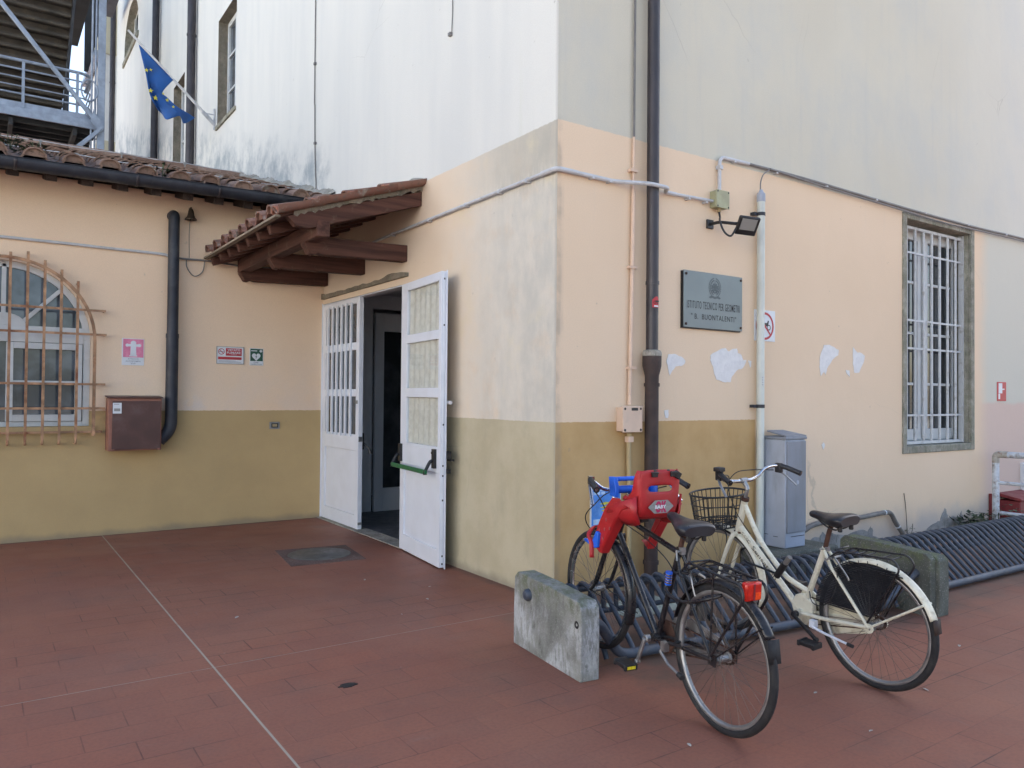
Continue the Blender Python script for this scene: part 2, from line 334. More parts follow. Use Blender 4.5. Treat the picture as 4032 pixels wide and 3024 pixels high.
# ------------------------------------------------------------------ geometry
class MB:
    def __init__(s): s.v = []; s.f = []; s.tint = []; s._t = None
    def add(s, vs, fs):
        o = len(s.v); s.v += [tuple(v) for v in vs]; s.f += [tuple(i + o for i in f) for f in fs]
        if s._t is not None: s.tint += [s._t] * len(fs)
        return s
    def box(s, x0, x1, y0, y1, z0, z1):
        vs = [(x, y, z) for x in (x0, x1) for y in (y0, y1) for z in (z0, z1)]
        return s.add(vs, [(0, 1, 3, 2), (4, 6, 7, 5), (0, 4, 5, 1), (2, 3, 7, 6), (0, 2, 6, 4), (1, 5, 7, 3)])
    def obox(s, c, ax, ay, az):
        c = V(c); ax, ay, az = V(ax), V(ay), V(az)
        vs = [c + i * ax + j * ay + k * az for i in (-1, 1) for j in (-1, 1) for k in (-1, 1)]
        return s.add(vs, [(0, 1, 3, 2), (4, 6, 7, 5), (0, 4, 5, 1), (2, 3, 7, 6), (0, 2, 6, 4), (1, 5, 7, 3)])
    def beam(s, a, b, w, h, up=(0, 0, 1)):
        a, b = V(a), V(b); d = (b - a); u = V(up); sd = d.cross(u).normalized(); u = sd.cross(d).normalized()
        return s.obox((a + b) / 2, d / 2, sd * w / 2, u * h / 2)
    def tube(s, pts, r, n=8, closed=False, cap=True, flat=1.):
        pts = [V(p) for p in pts]; N = len(pts); rs = r if isinstance(r, (list, tuple)) else [r] * N
        T = []
        for i in range(N):
            a = pts[(i - 1) % N] if (closed or i > 0) else pts[i]; b = pts[(i + 1) % N] if (closed or i < N - 1) else pts[i]
            T.append((b - a).normalized())
        ref = V((0, 0, 1)) if abs(T[0].z) < .9 else V((1, 0, 0))
        nrm = (ref - T[0] * ref.dot(T[0])).normalized(); vs = []
        for i in range(N):
            nrm = (nrm - T[i] * nrm.dot(T[i])).normalized(); bn = T[i].cross(nrm)
            for k in range(n):
                a = 2 * pi * k / n; vs.append(pts[i] + (nrm * cos(a) + bn * sin(a) * flat) * rs[i])
        fs = []
        for i in range(N if closed else N - 1):
            j = (i + 1) % N
            for k in range(n): fs.append((i * n + k, i * n + (k + 1) % n, j * n + (k + 1) % n, j * n + k))
        if cap and not closed: fs += [tuple(range(n - 1, -1, -1)), tuple(range((N - 1) * n, N * n))]
        return s.add(vs, fs)
    def sheet(s, rows, closed=False):
        n = len(rows[0]); vs = [p for r in rows for p in r]; fs = []
        for i in range(len(rows) - 1):
            for k in range(n if closed else n - 1):
                fs.append((i * n + k, i * n + (k + 1) % n, (i + 1) * n + (k + 1) % n, (i + 1) * n + k))
        return s.add(vs, fs)
    def lathe(s, prof, o, axis, seg=32, a0=0., a1=2 * pi, ref=None):
        """prof: (radius, along-axis) pairs revolved around axis through o"""
        o, ax = V(o), V(axis).normalized()
        e1 = V(ref) if ref else (V((1, 0, 0)) if abs(ax.x) < .9 else V((0, 0, 1)))
        e1 = (e1 - ax * e1.dot(ax)).normalized(); e2 = ax.cross(e1)
        full = abs(a1 - a0 - 2 * pi) < 1e-6; N = seg if full else seg + 1
        rows = [[o + ax * h + (e1 * cos(a0 + (a1 - a0) * i / seg) + e2 * sin(a0 + (a1 - a0) * i / seg)) * r for r, h in prof] for i in range(N)]
        if full: rows.append(rows[0])
        return s.sheet(rows)
    def prism(s, poly, d):
        poly = [V(p) for p in poly]; d = V(d); n = len(poly)
        tri = tessellate_polygon([poly])
        vs = poly + [p + d for p in poly]
        fs = [tuple(t) for t in tri] + [tuple(i + n for i in reversed(t)) for t in tri] + [(i, (i + 1) % n, n + (i + 1) % n, n + i) for i in range(n)]
        return s.add(vs, fs)
    def holed(s, loops):
        loops = [[V(p) for p in l] for l in loops]; vs = [p for l in loops for p in l]
        return s.add(vs, [tuple(t) for t in tessellate_polygon(loops)])
    def islands(s, name, m, parent=None, **kw):
        """each loose piece becomes an object of its own"""
        par = list(range(len(s.v)))
        def find(i):
            while par[i] != i: par[i] = par[par[i]]; i = par[i]
            return i
        for f in s.f:
            for i in f[1:]: par[find(i)] = find(f[0])
        gr_ = {}
        for f in s.f: gr_.setdefault(find(f[0]), []).append(f)
        out = []
        for fs in gr_.values():
            ids = sorted({i for f in fs for i in f}); mp = {i: k for k, i in enumerate(ids)}
            b = MB(); b.add([s.v[i] for i in ids], [tuple(mp[i] for i in f) for f in fs]); out.append(b.build(name, m, parent, **kw))
        return out
    def build(s, name, m, parent=None, smooth=35, bevel=0., solid=0., subd=0, local=None):
        me = bpy.data.meshes.new(name); vs = s.v
        o = bpy.data.objects.new(name, me); COL.objects.link(o)
        if parent is None:
            xs = [v[0] for v in vs]; ys = [v[1] for v in vs]; zs = [v[2] for v in vs]
            c = V(((min(xs) + max(xs)) / 2, (min(ys) + max(ys)) / 2, min(zs)))
            vs = [tuple(V(v) - c) for v in vs]; o.location = c
        else:
            o.parent = parent
            if parent.name in ROOT: o.matrix_parent_inverse = ROOT[parent.name].inverted()
        me.from_pydata(vs, [], s.f); me.validate()
        if s.tint:
            a = me.attributes.new('tint', 'FLOAT', 'FACE')
            if len(me.polygons) == len(s.tint): a.data.foreach_set('value', s.tint)
        import bmesh
        bm = bmesh.new(); bm.from_mesh(me); bmesh.ops.recalc_face_normals(bm, faces=bm.faces); bm.to_mesh(me); bm.free()
        if smooth:
            me.polygons.foreach_set('use_smooth', [True] * len(me.polygons)); me.set_sharp_from_angle(angle=radians(smooth))
        if m is not None: me.materials.append(M[m] if isinstance(m, str) else m)
        if solid:
            q = o.modifiers.new('thickness', 'SOLIDIFY'); q.thickness = solid; q.offset = 0
        if bevel:
            q = o.modifiers.new('bevel', 'BEVEL'); q.width = bevel; q.segments = 2; q.limit_method = 'ANGLE'
        if subd:
            q = o.modifiers.new('sub', 'SUBSURF'); q.levels = subd; q.render_levels = subd
        return o
ROOT = {}
def thing(name, label, cat, loc=(0, 0, 0), mtx=None, group=None):
    """Empty at the thing's base; parts given in world coordinates unless mtx is set (then in the thing's own frame)"""
    o = bpy.data.objects.new(name, None); COL.objects.link(o); o.empty_display_size = .1
    if mtx is not None: o.matrix_world = mtx
    else: o.location = loc; ROOT[o.name] = Matrix.Translation(loc)
    o['label'] = label; o['category'] = cat
    if group: o['group'] = group
    return o
def tag(o, label, cat, group=None):
    o['label'] = label; o['category'] = cat
    if group: o['group'] = group
    return o
def structure(o): o['kind'] = 'structure'; return o

def bez(p0, p1, p2, p3, n=8):
    p0, p1, p2, p3 = V(p0), V(p1), V(p2), V(p3)
    return [p0 * (1 - t) ** 3 + p1 * 3 * t * (1 - t) ** 2 + p2 * 3 * t * t * (1 - t) + p3 * t ** 3 for t in [i / n for i in range(n + 1)]]
def smoothpath(pts, n=6):
    """Catmull-Rom through the points"""
    P = [V(p) for p in pts]; P = [P[0] * 2 - P[1]] + P + [P[-1] * 2 - P[-2]]; out = []
    for i in range(1, len(P) - 2):
        for k in range(n):
            t = k / n; a, b, c, d = P[i - 1], P[i], P[i + 1], P[i + 2]
            out.append(.5 * ((2 * b) + (c - a) * t + (2 * a - 5 * b + 4 * c - d) * t * t + (3 * b - a - 3 * c + d) * t ** 3))
    return out + [P[-2]]
def rounded(pts, r, n=5):
    """polyline with rounded corners"""
    P = [V(p) for p in pts]; out = [P[0]]
    for i in range(1, len(P) - 1):
        a, b, c = P[i - 1], P[i], P[i + 1]; u = (a - b); w = (c - b); q = min(r, u.length * .49, w.length * .49)
        s, e = b + u.normalized() * q, b + w.normalized() * q
        out += [s * (1 - t) ** 2 + b * 2 * t * (1 - t) + e * t * t for t in [k / n for k in range(n + 1)]]
    return out + [P[-1]]

_fontcache = {}
def text_mesh(mb, body, origin, xd, ud, w=None, h=None, ext=.001, center=True, weight=0., gap=1.):
    """adds lettering to mb: fits width w / height h; origin is the centre (or left-bottom) on the surface"""
    key = (body, weight, gap)
    if key not in _fontcache:
        cu = bpy.data.curves.new('lettering', 'FONT'); cu.body = body; cu.size = 1; cu.resolution_u = 3; cu.offset = weight; cu.space_character = gap
        ob = bpy.data.objects.new('lettering', cu); COL.objects.link(ob)
        dg = bpy.context.evaluated_depsgraph_get(); dg.update()
        me = bpy.data.meshes.new_from_object(ob.evaluated_get(dg))
        _fontcache[key] = ([tuple(v.co) for v in me.vertices], [tuple(p.vertices) for p in me.polygons])
        bpy.data.objects.remove(ob); bpy.data.curves.remove(cu); bpy.data.meshes.remove(me)
    vs, fs = _fontcache[key]
    if not vs: return
    x0 = min(v[0] for v in vs); x1 = max(v[0] for v in vs); y0 = min(v[1] for v in vs); y1 = max(v[1] for v in vs)
    sy = h / (y1 - y0) if h else None; sx = w / (x1 - x0) if w else None
    sx = sx or sy; sy = sy or sx
    xd, ud = V(xd).normalized(), V(ud).normalized(); nd = xd.cross(ud)
    cx, cy = ((x0 + x1) / 2, (y0 + y1) / 2) if center else (x0, y0)
    mb.add([V(origin) + xd * (v[0] - cx) * sx + ud * (v[1] - cy) * sy + nd * ext for v in vs], fs)
# ------------------------------------------------------------------ ground
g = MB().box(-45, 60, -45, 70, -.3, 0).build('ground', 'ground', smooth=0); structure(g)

# ------------------------------------------------------------------ main building (door side x=0, plaque side y=0)
H = 17.
main = thing('school_building', 'tall white and peach rendered school building with a brown painted base', 'building', (6, 6, 0))
def arc(cx, cz, r, a0, a1, n=20): return [(cx + r * cos(a0 + (a1 - a0) * i / n), cz + r * sin(a0 + (a1 - a0) * i / n)) for i in range(n + 1)]
LUN = [(19.9, 12.05)] + [(21.21 - 1.31 * cos(i * pi / 16), 12.42 + 1.0 * sin(i * pi / 16)) for i in range(17)] + [(22.52, 12.05)]
W1 = [(9.22, 6.6), (10.5, 6.6), (10.5, 8.6), (9.22, 8.6)]
W2 = [(13.45, 4.9), (14.63, 4.9), (14.63, 8.66), (13.45, 8.66)]
DOOR = [(2.5, 0), (4.9, 0), (4.9, 2.715), (2.5, 2.715)]
wb = MB()
# outline runs round the doorway, so that the doorway is a notch and the windows are holes
outer = [(0, 0), (2.5, 0), (2.5, 2.715), (4.89, 2.715), (4.89, 2.72), (24.3, 2.72), (24.3, H), (0, H)]
wb.holed([[(0, y, z) for y, z in outer]] + [[(0, y, z) for y, z in h] for h in (W1, W2, LUN)])
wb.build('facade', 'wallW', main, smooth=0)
WC = [(4.95, 1.04), (6.415, 1.04), (6.415, 3.6), (4.95, 3.6)]
wc = MB().holed([[(0, 0, 0), (22, 0, 0), (22, 0, H), (0, 0, H)], [(x, 0, z) for x, z in WC]])
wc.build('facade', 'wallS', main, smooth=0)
# closed body behind the facades (back, far ends, roof)
bk = MB().add([(0, 24.3, 0), (22, 24.3, 0), (22, 24.3, H), (0, 24.3, H), (22, 0, 0), (22, 0, H), (0, 0, H)], [(0, 1, 2, 3), (1, 4, 5, 2), (3, 2, 5, 6)])
bk.build('back_wall', 'white_far', main, smooth=0)

def reveal_w(mb, loop, d):
    n = len(loop); mb.add([(0, y, z) for y, z in loop] + [(d, y, z) for y, z in loop], [(i, (i + 1) % n, n + (i + 1) % n, n + i) for i in range(n)])
# upper window beside the flag
def upper_window(loop, y0, y1, z0, z1, name_m='stone_br'):
    fr = MB(); d = .17
    fr.box(d, d + .06, y0, y0 + .09, z0, z1); fr.box(d, d + .06, y1 - .09, y1, z0, z1)
    fr.box(d, d + .06, y0 + .09, y1 - .09, z1 - .1, z1); fr.box(d, d + .06, y0 + .09, y1 - .09, z0, z0 + .1)
    ym = (y0 + y1) / 2; fr.box(d - .01, d + .06, ym - .05, ym + .05, z0 + .1, z1 - .1)
    k = 3
    for i in range(1, k):
        zz = z0 + (z1 - z0) * i / k
        fr.box(d + .005, d + .05, y0 + .09, ym - .05, zz - .02, zz + .02); fr.box(d + .005, d + .05, ym + .05, y1 - .09, zz - .02, zz + .02)
    w = fr.build('window', 'white_pvc', main, bevel=.004)
    p = MB().add([(d + .035, y0 + .05, z0 + .05), (d + .035, y1 - .05, z0 + .05), (d + .035, y1 - .05, z1 - .05), (d + .035, y0 + .05, z1 - .05)], [(0, 1, 2, 3)])
    p.build('pane', 'glass_grey', w, smooth=0)
    rv = MB(); reveal_w(rv, loop, d + .05); rv.build('reveal', name_m, w, smooth=0)
    MB().box(-.035, d, y0 - .04, y1 + .04, z0 - .07, z0 - .001).build('sill', 'stone', w, bevel=.006)
upper_window(W1, 9.22, 10.5, 6.6, 8.6); upper_window(W2, 13.45, 14.63, 4.9, 8.66)
# arched window far along the upper wall
fr = MB(); d = .22
out_ = LUN; c_ = (21.21, 12.62)
inn = [(c_[0] + (y - c_[0]) * .9, c_[1] + (z - c_[1]) * .88) for y, z in out_]
n_ = len(out_)
fr.add([(d, y, z) for y, z in out_] + [(d, y, z) for y, z in inn], [(i, (i + 1) % n_, n_ + (i + 1) % n_, n_ + i) for i in range(n_)])
for y in (20.55, 21.21, 21.87): fr.box(d - .03, d + .02, y - .04, y + .04, 12.12, 13.25)
fr.box(d - .028, d + .018, 19.98, 22.43, 12.64, 12.72)
lw = fr.build('window', 'white_pvc', main, smooth=0)
MB().add([(d + .03, y, z) for y, z in out_], [tuple(t) for t in tessellate_polygon([[V((0, y, z)) for y, z in out_]])]).build('pane', 'glass_grey', lw, smooth=0)
rv = MB(); reveal_w(rv, LUN, d + .02); rv.build('reveal', 'stone', lw, smooth=0)
sill = MB().box(-.05, .06, 19.78, 22.63, 11.90, 12.048); sill.build('sill', 'stone', lw, bevel=.01)

# barred window of the plaque side
sr = MB()
for a in ((4.87, 4.95, .957, 3.67), (6.415, 6.5, .957, 3.67), (4.95, 6.415, 3.6, 3.67), (4.95, 6.415, .957, 1.04)): sr.box(a[0], a[1], -.018, .02, a[2], a[3])
for a in ((4.93, 4.95), (6.415, 6.435)): sr.box(a[0], a[1], .02, .20, 1.02, 3.62)
sr.box(4.95, 6.415, .02, .20, 3.6, 3.62); sr.box(4.95, 6.415, .02, .20, 1.02, 1.04)
for a in ((4.6, 4.93), (6.435, 6.8)): sr.box(a[0], a[1], .18, .2, .95, 3.75)
bw = sr.build('window', 'stone', main, bevel=.008)
fr = MB(); Y0, Y1 = .215, .275
def rect_frame(mb, x0, x1, z0, z1, w, wb_=None):
    wb_ = wb_ or w
    mb.box(x0, x0 + w, Y0, Y1, z0, z1); mb.box(x1 - w, x1, Y0, Y1, z0, z1)
    mb.box(x0 + w, x1 - w, Y0, Y1, z1 - w, z1); mb.box(x0 + w, x1 - w, Y0, Y1, z0, z0 + wb_)
rect_frame(fr, 4.80, 6.60, 1.0, 3.64, .08)
for a, b in ((4.885, 5.685), (5.715, 6.515)):
    Y0, Y1 = .205, .258; rect_frame(fr, a, b, 1.085, 3.555, .10, .13)
    for z in (1.75, 2.35, 2.955): fr.box(a + .10, b - .10, .222, .250, z - .016, z + .016)
fr.box(5.66, 5.74, .190, .2045, 1.11, 3.53)
fr.box(6.375, 6.41, .195, .2045, 1.11, 3.53)
fr.build('window_frame', 'white_pvc', bw, bevel=.004)
MB().add([(4.95, .24, 1.15), (6.45, .24, 1.15), (6.45, .24, 3.5), (4.95, .24, 3.5)], [(0, 1, 2, 3)]).build('pane', 'glass', bw, smooth=0)
gr = MB()
for x in (5.139, 5.328, 5.514, 5.70, 5.884, 6.07, 6.26): gr.tube([(x, .10, 1.05), (x, .10, 3.56)], .0165, 10)
for x in (4.965, 6.402): gr.box(x - .012, x + .012, .07, .125, 1.045, 3.595)
for z in (3.262, 2.48, 2.156, 1.383): gr.box(4.977, 6.39, .092, .108, z - .011, z + .011)
for z in (1.066, 3.548): gr.box(4.977, 6.39, .085, .115, z - .016, z + .016)
gr.build('window_grille', 'white_old', bw)
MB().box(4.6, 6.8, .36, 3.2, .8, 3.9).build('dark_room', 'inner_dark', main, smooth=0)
# patches of bare plaster at the foot of the wall
def patch(poly, off=.004):
    random.seed(len(poly)); pts = []
    for i in range(len(poly)):
        a, b = poly[i], poly[(i + 1) % len(poly)]
        for k in range(3):
            t = k / 3; pts.append((a[0] + (b[0] - a[0]) * t + random.uniform(-.012, .012), -off, a[1] + (b[1] - a[1]) * t + random.uniform(-.009, .009)))
    MB().prism(pts, (0, off - .001, 0)).build('bare_plaster', 'plaster', main, smooth=0)
patch([(3.0, .0), (3.1, .12), (3.22, .186), (3.34, .172), (3.39, .232), (3.45, .187), (3.54, .205), (3.76, .159), (3.94, .181), (4.1, .195), (4.19, .158), (4.24, .203), (4.285, .19), (4.28, .11), (4.48, .06), (4.6, .0)])
patch([(5.1, .0), (5.35, .06), (5.55, .13), (5.69, .15), (5.73, .20), (5.79, .29), (5.83, .27), (5.88, .16), (5.99, .19), (6.06, .165), (6.12, .15), (6.19, .22), (6.25, .14), (6.3, .0)])
# ledge over the doors
random.seed(3)
pts = [(0, 4.86, 2.775), (0, 2.48, 2.785)]
top = [(0, 2.48 + 2.38 * i / 22, 2.822 + random.uniform(-.010, .010) + .03 * max(0, sin(i * .31 + .6)) ** 3) for i in range(23)]
MB().prism(pts + top, (-.035, 0, 0))  .build('door_ledge', 'stone_br', main, smooth=0)
fd = MB(); fd.box(-.012, .10, 4.888, 4.93, 0, 2.73); fd.box(-.004, .12, 2.49, 2.535, 0, 2.715); fd.box(.008, .12, 2.535, 4.888, 2.702, 2.714)
fd.build('door_frame', 'white_met', main, bevel=.004)
fd = MB().box(-.05, .14, 2.5, 4.9, -.02, .008); fd.build('door_sill', 'mortar', main)

# --- closed leaf with bars
L0, L1 = 3.725, 4.886; fr = MB()
def yzbox(mb, x0, x1, y0, y1, z0, z1): mb.box(x0, x1, y0, y1, z0, z1)
X0, X1 = .002, .058
yzbox(fr, X0, X1, L0, L0 + .085, .012, 2.70); yzbox(fr, X0, X1, L1 - .11, L1, .012, 2.70)
for z0, z1 in ((2.636, 2.70), (2.09, 2.178), (1.545, 1.63), (.915, 1.10), (.012, .165)): yzbox(fr, X0, X1, L0 + .085, L1 - .11, z0, z1)
yzbox(fr, .018, .045, L0 + .085, L1 - .11, .165, .915)
leaf = fr.build('barred_door_leaf', 'white_met', main, bevel=.004)
MB().add([(.03, L0 + .05, 1.08), (.03, L1 - .08, 1.08), (.03, L1 - .08, 2.66), (.03, L0 + .05, 2.66)], [(0, 1, 2, 3)]).build('pane', 'glass_grey', leaf, smooth=0)
b = MB()
for y in (4.641, 4.498, 4.354, 4.21, 4.071, 3.922): b.box(-.024, .0015, y, y + .032, 1.075, 2.655)
b.build('door_bars', 'white_met', leaf, bevel=.003)
h = MB(); h.box(.06, .085, L0 + .02, L0 + .055, .93, 1.12); h.tube(smoothpath([(.085, L0 + .037, 1.0), (.12, L0 - .02, .95), (.14, L0 - .05, .88)], 5), .014, 8)
h.build('push_bar', 'black', leaf)
h = MB(); h.box(-.010, .0, L0 + .02, L0 + .06, 1.46, 1.50); h.box(.006, .05, L0 - .006, L0, 1.02, 1.08); h.box(.006, .05, L0 - .005, L0, .06, .09); h.islands('latch', 'alu', leaf)

# --- open leaf, folded back against the wall
hg = V((-.070, 2.49, 0)); fe_ = V((-.186, 1.452, 0)); u = (fe_ - hg).normalized(); nn = V((-u.y, u.x, 0)); nn = nn if nn.x < 0 else -nn; WL = (fe_ - hg).length
def lf(a, b, z): return hg + u * a + nn * b + V((0, 0, z))
def lbox(mb, a0, a1, b0, b1, z0, z1): mb.obox(lf((a0 + a1) / 2, (b0 + b1) / 2, (z0 + z1) / 2), u * (a1 - a0) / 2, nn * (b1 - b0) / 2, V((0, 0, (z1 - z0) / 2)))
fr = MB(); T0, T1 = -.052, 0
lbox(fr, 0, .165, T0, T1, 1.06, 2.69); lbox(fr, 0, .11, T0, T1, .015, 1.06)
lbox(fr, .982, WL, T0, T1, .015, 2.69)
for z0, z1 in ((2.61, 2.69), (2.08, 2.165), (1.545, 1.635)): lbox(fr, .165, .982, T0, T1, z0, z1)
lbox(fr, .165, .982, T0, T1, 1.06, 1.095); lbox(fr, .11, .982, T0, T1, .862, 1.06); lbox(fr, .11, .982, T0, T1, .015, .17); lbox(fr, .11, .982, T0 + .01, T1 - .016, .17, .862)
lbox(fr, WL, WL + .012, T0 - .006, T0 + .008, .0, 2.70); lbox(fr, WL, WL + .006, T0 + .016, T0 + .034, .02, 2.68)
fr_o = fr.build('open_door_leaf', 'white_met', main, bevel=.004)
p = MB()
for z0, z1 in ((2.165, 2.61), (1.635, 2.08), (1.095, 1.545)):
    p.add([lf(.165, -.016, z0), lf(.982, -.016, z0), lf(.982, -.016, z1), lf(.165, -.016, z1)], [(0, 1, 2, 3)])
gm = NT('clear_door_glass'); gm.b.inputs['Transmission Weight'].default_value = 0; tr = gm.new('ShaderNodeBsdfTransparent'); gl = gm.new('ShaderNodeBsdfGlossy'); gl.inputs['Roughness'].default_value = .04
ly = gm.new('ShaderNodeValue'); ly.outputs[0].default_value = .11; mx = gm.new('ShaderNodeMixShader'); gm.put(mx.inputs[0], ly.outputs[0]); gm.t.links.new(tr.outputs[0], mx.inputs[1]); gm.t.links.new(gl.outputs[0], mx.inputs[2])
tr.inputs['Color'].default_value = (.86, .88, .86, 1)
gm.t.links.new(mx.outputs[0], gm.t.nodes['Material Output'].inputs['Surface']); M['clear'] = gm.m
p.build('pane', 'clear', fr_o, smooth=0)
cu = MB()
for z0, z1 in ((2.15, 2.63), (1.62, 2.10), (1.08, 1.56)):
    rows = []
    for k in range(7):
        z = z0 + (z1 - z0) * k / 6
        rows.append([lf(.15 + .85 * i / 90, -.036 + .009 * sin(i / 90 * 2 * pi * 6.2 + .5 * sin(k * .5 + z0)) * (1 + .25 * sin(i * .31)), z) for i in range(91)])
    cu.sheet(rows)
cu.build('curtain', 'curtain', fr_o, smooth=80)
bar = MB(); bar.tube([lf(.03, .10, .868), lf(.955, .10, .868)], .022, 10, flat=.6); bar.build('push_bar', 'band', fr_o)
for a in (.04, .935):
    h = MB(); lbox(h, a - .028, a + .028, .0, .028, .90, 1.075)
    h.tube(smoothpath([lf(a, .03, .97), lf(a, .055, .955), lf(a, .085, .90), lf(a, .10, .868), lf(a, .10, .845)], 5), [.016] * 20 + [.024], 8)
    h.build('push_bar_bracket', 'black', fr_o)
h = MB(); lbox(h, .91, .93, .028, .034, 1.03, 1.05)
for z in (2.62, 2.2, 1.30, .93, .84, .62, .12, .05): lbox(h, WL + .006, WL + .009, T0 + .02, T0 + .032, z - .008, z + .008)
h.build('lock_holes', 'ink', fr_o)
h = MB(); h.tube([lf(1.01, -.075, 1.50), lf(1.10, -.075, 1.50)], .018, 8); h.build('door_stop', 'grey_pvc', fr_o)
h = MB(); lbox(h, 1.0, 1.07, -.10, -.055, .99, 1.06); lbox(h, .99, 1.09, -.12, -.09, .97, .99); lbox(h, 1.0, 1.06, -.10, -.055, .86, .90); h.build('handle', 'black', fr_o)

# --- what one sees through the doorway
fl = structure(MB().box(.14, 6, .6, 6.5, -.05, .010).build('interior_floor', 'inner_floor', smooth=0))
iw = MB(); iw.box(.12, .72, 4.94, 5.0, .0, 2.9); iw.box(2.6, 6, 4.94, 5.0, 0, 2.9)
iw.box(.12, 6, 2.3, 2.5, 0, 2.9); iw.box(.72, 2.6, 4.94, 5, 2.72, 2.9); iw.box(.12, 6, 2.3, 6.6, 2.9, 3.0); iw.box(5.9, 6, 2.5, 6.6, 0, 2.9); iw.box(.12, 6, 6.5, 6.6, 0, 2.9); iw.box(.06, .12, 5, 6.6, 0, 2.9)
iw.build('interior_wall', 'inner_wall', main, smooth=0)
fr = MB(); fr.box(.735, .86, 4.88, 4.935, .012, 2.66); fr.box(1.9, 2.03, 4.88, 4.935, .012, 2.66); fr.box(.86, 1.9, 4.88, 4.935, 2.42, 2.66); fr.box(.86, 1.9, 4.88, 4.935, .012, .32); fr.box(1.2, 1.26, 4.872, 4.88, .17, .19)
idr = fr.build('inner_door', 'inner_wall', main, bevel=.004)
MB().add([(.85, 4.91, .3), (1.92, 4.91, .3), (1.92, 4.91, 2.45), (.85, 4.91, 2.45)], [(0, 1, 2, 3)]).build('pane', 'glass', idr, smooth=0)

# ------------------------------------------------------------------ low building on the left
low = thing('low_building', 'low peach and ochre building with an old tiled roof and an arched window', 'building', (-4, 6, 0))
YA = 4.89; ac, az, ar = -3.42, 2.13, .80
hole = [(ac - ar, 1.2), (ac + ar, 1.2)] + [(ac + ar * cos(i * pi / 24), az + ar * sin(i * pi / 24)) for i in range(25)]
wl = MB().holed([[(-14, YA, 0), (0, YA, 0), (0, YA, 3.86), (-14, YA, 3.86)], [(x, YA, z) for x, z in hole]])
wl.build('wall', 'wallL', low, smooth=0)
bk = MB(); bk.box(-14, -.01, 13.1, 13.2, 0, 3.9); bk.box(-14.1, -14, YA, 13.2, 0, 3.9); bk.build('back_wall', 'wallL', low, smooth=0)
nh = len(hole); rv = MB().add([(x, YA, z) for x, z in hole] + [(x, YA + .16, z) for x, z in hole], [(i, (i + 1) % nh, nh + (i + 1) % nh, nh + i) for i in range(nh)])
aw = rv.build('arched_window', 'wallL', low, smooth=30)
fr = MB(); y0, y1 = YA + .05, YA + .11
ro, ri = .80, .735
ring = [(ac + ro * cos(i * pi / 24), az + ro * sin(i * pi / 24)) for i in range(25)]; ringi = [(ac + ri * cos(i * pi / 24), az + ri * sin(i * pi / 24)) for i in range(25)]
for yy in (y0,):
    fr.sheet([[(x, yy, z) for x, z in ring], [(x, yy, z) for x, z in ringi], [(x, y1, z) for x, z in ringi]])
for s_ in (-1, 1):
    a = sorted((ac + s_ * .80, ac + s_ * .735)); fr.box(a[0], a[1], y0, y1, 1.2, 2.13)
fr.box(ac - .735, ac + .735, y0 - .01, y1, 2.09, 2.26); fr.box(ac - .735, ac + .735, y0, y1, 1.2, 1.25)
for s_ in (-1, 1):
    a0, a1 = sorted((ac + s_ * .03, ac + s_ * .725))
    fr.box(a0, a0 + .065, y0 - .015, y1 - .02, 1.255, 2.085); fr.box(a1 - .065, a1, y0 - .015, y1 - .02, 1.255, 2.085)
    fr.box(a0 + .065, a1 - .065, y0 - .015, y1 - .02, 2.02, 2.085); fr.box(a0 + .065, a1 - .065, y0 - .015, y1 - .02, 1.255, 1.325)
    fr.box(a0 + .065, a1 - .065, y0 - .005, y1 - .03, 1.655, 1.685)
    fr.beam((ac + s_ * .17, y0 + .02, 2.30), (ac + s_ * .53, y0 + .02, 2.68), .04, .035, (0, 1, 0))
fr.box(ac - .02, ac + .02, y0, y0 + .04, 2.26, 2.90)
hub = [(ac, y0 - .01, 2.26)] + [(ac + .2 * cos(i * pi / 12), y0 - .01, 2.26 + .13 * sin(i * pi / 12)) for i in range(13)]
fr.prism(hub[1:], (0, .04, 0))
fr.build('window_frame', 'white_pvc', aw, bevel=.003)
MB().add([(x, YA + .085, z) for x, z in hole], [tuple(t) for t in tessellate_polygon([[V((x, 0, z)) for x, z in hole]])]).build('pane', 'glass_grey', aw, smooth=0)
gr = MB(); yg = YA - .12
vb = [(-3.37 + .1525 * k) for k in range(5)]
tops = [3.0, 3.02, 2.945, 2.862, 2.753]
for k in range(-5, 5):
    x = -3.37 + .1525 * k; kk = k if k >= 0 else -k - 1; zt = tops[min(4, kk)]
    gr.box(x - .013, x + .013, yg - .006, yg + .006, 1.06, zt)
    gr.tube(rounded([(x, yg, 1.07), (x, yg, 1.02), (x, YA - .001, 1.02)], .03, 3), .012, 6)
    gr.tube([(x, yg, zt - .02), (x, YA - .0, zt - .02)], .009, 6)
for z, dx in ((2.45, .93), (2.19, .94), (1.653, .935), (1.394, .935), (1.143, .91)):
    gr.box(ac - dx + .0, ac + dx, yg + .006, yg + .018, z - .012, z + .012)
    for s_ in (-1, 1): gr.tube([(ac + s_ * (dx - .012), yg + .012, z), (ac + s_ * (dx - .012), YA + .0, z)], .011, 6)
rg = .825; pts = [(ac + rg, 1.10)] + [(ac + rg * cos(i * pi / 28), 2.12 + rg * sin(i * pi / 28)) for i in range(29)] + [(ac - rg, 1.10)]
rows = []
for (x, z), k in zip(pts, range(len(pts))):
    q = (rg + .016) / rg; q2 = (rg - .016) / rg
    xo, zo = ac + (x - ac) * q, (2.12 + (z - 2.12) * q if z > 2.12 else z); xi, zi = ac + (x - ac) * q2, (2.12 + (z - 2.12) * q2 if z > 2.12 else z)
    rows.append([(xo, yg - .018, zo), (xo, yg - .007, zo), (xi, yg - .007, zi), (xi, yg - .018, zi)])
gr.sheet(rows, closed=True)
gr.build('window_grille', 'rust', aw, smooth=30)
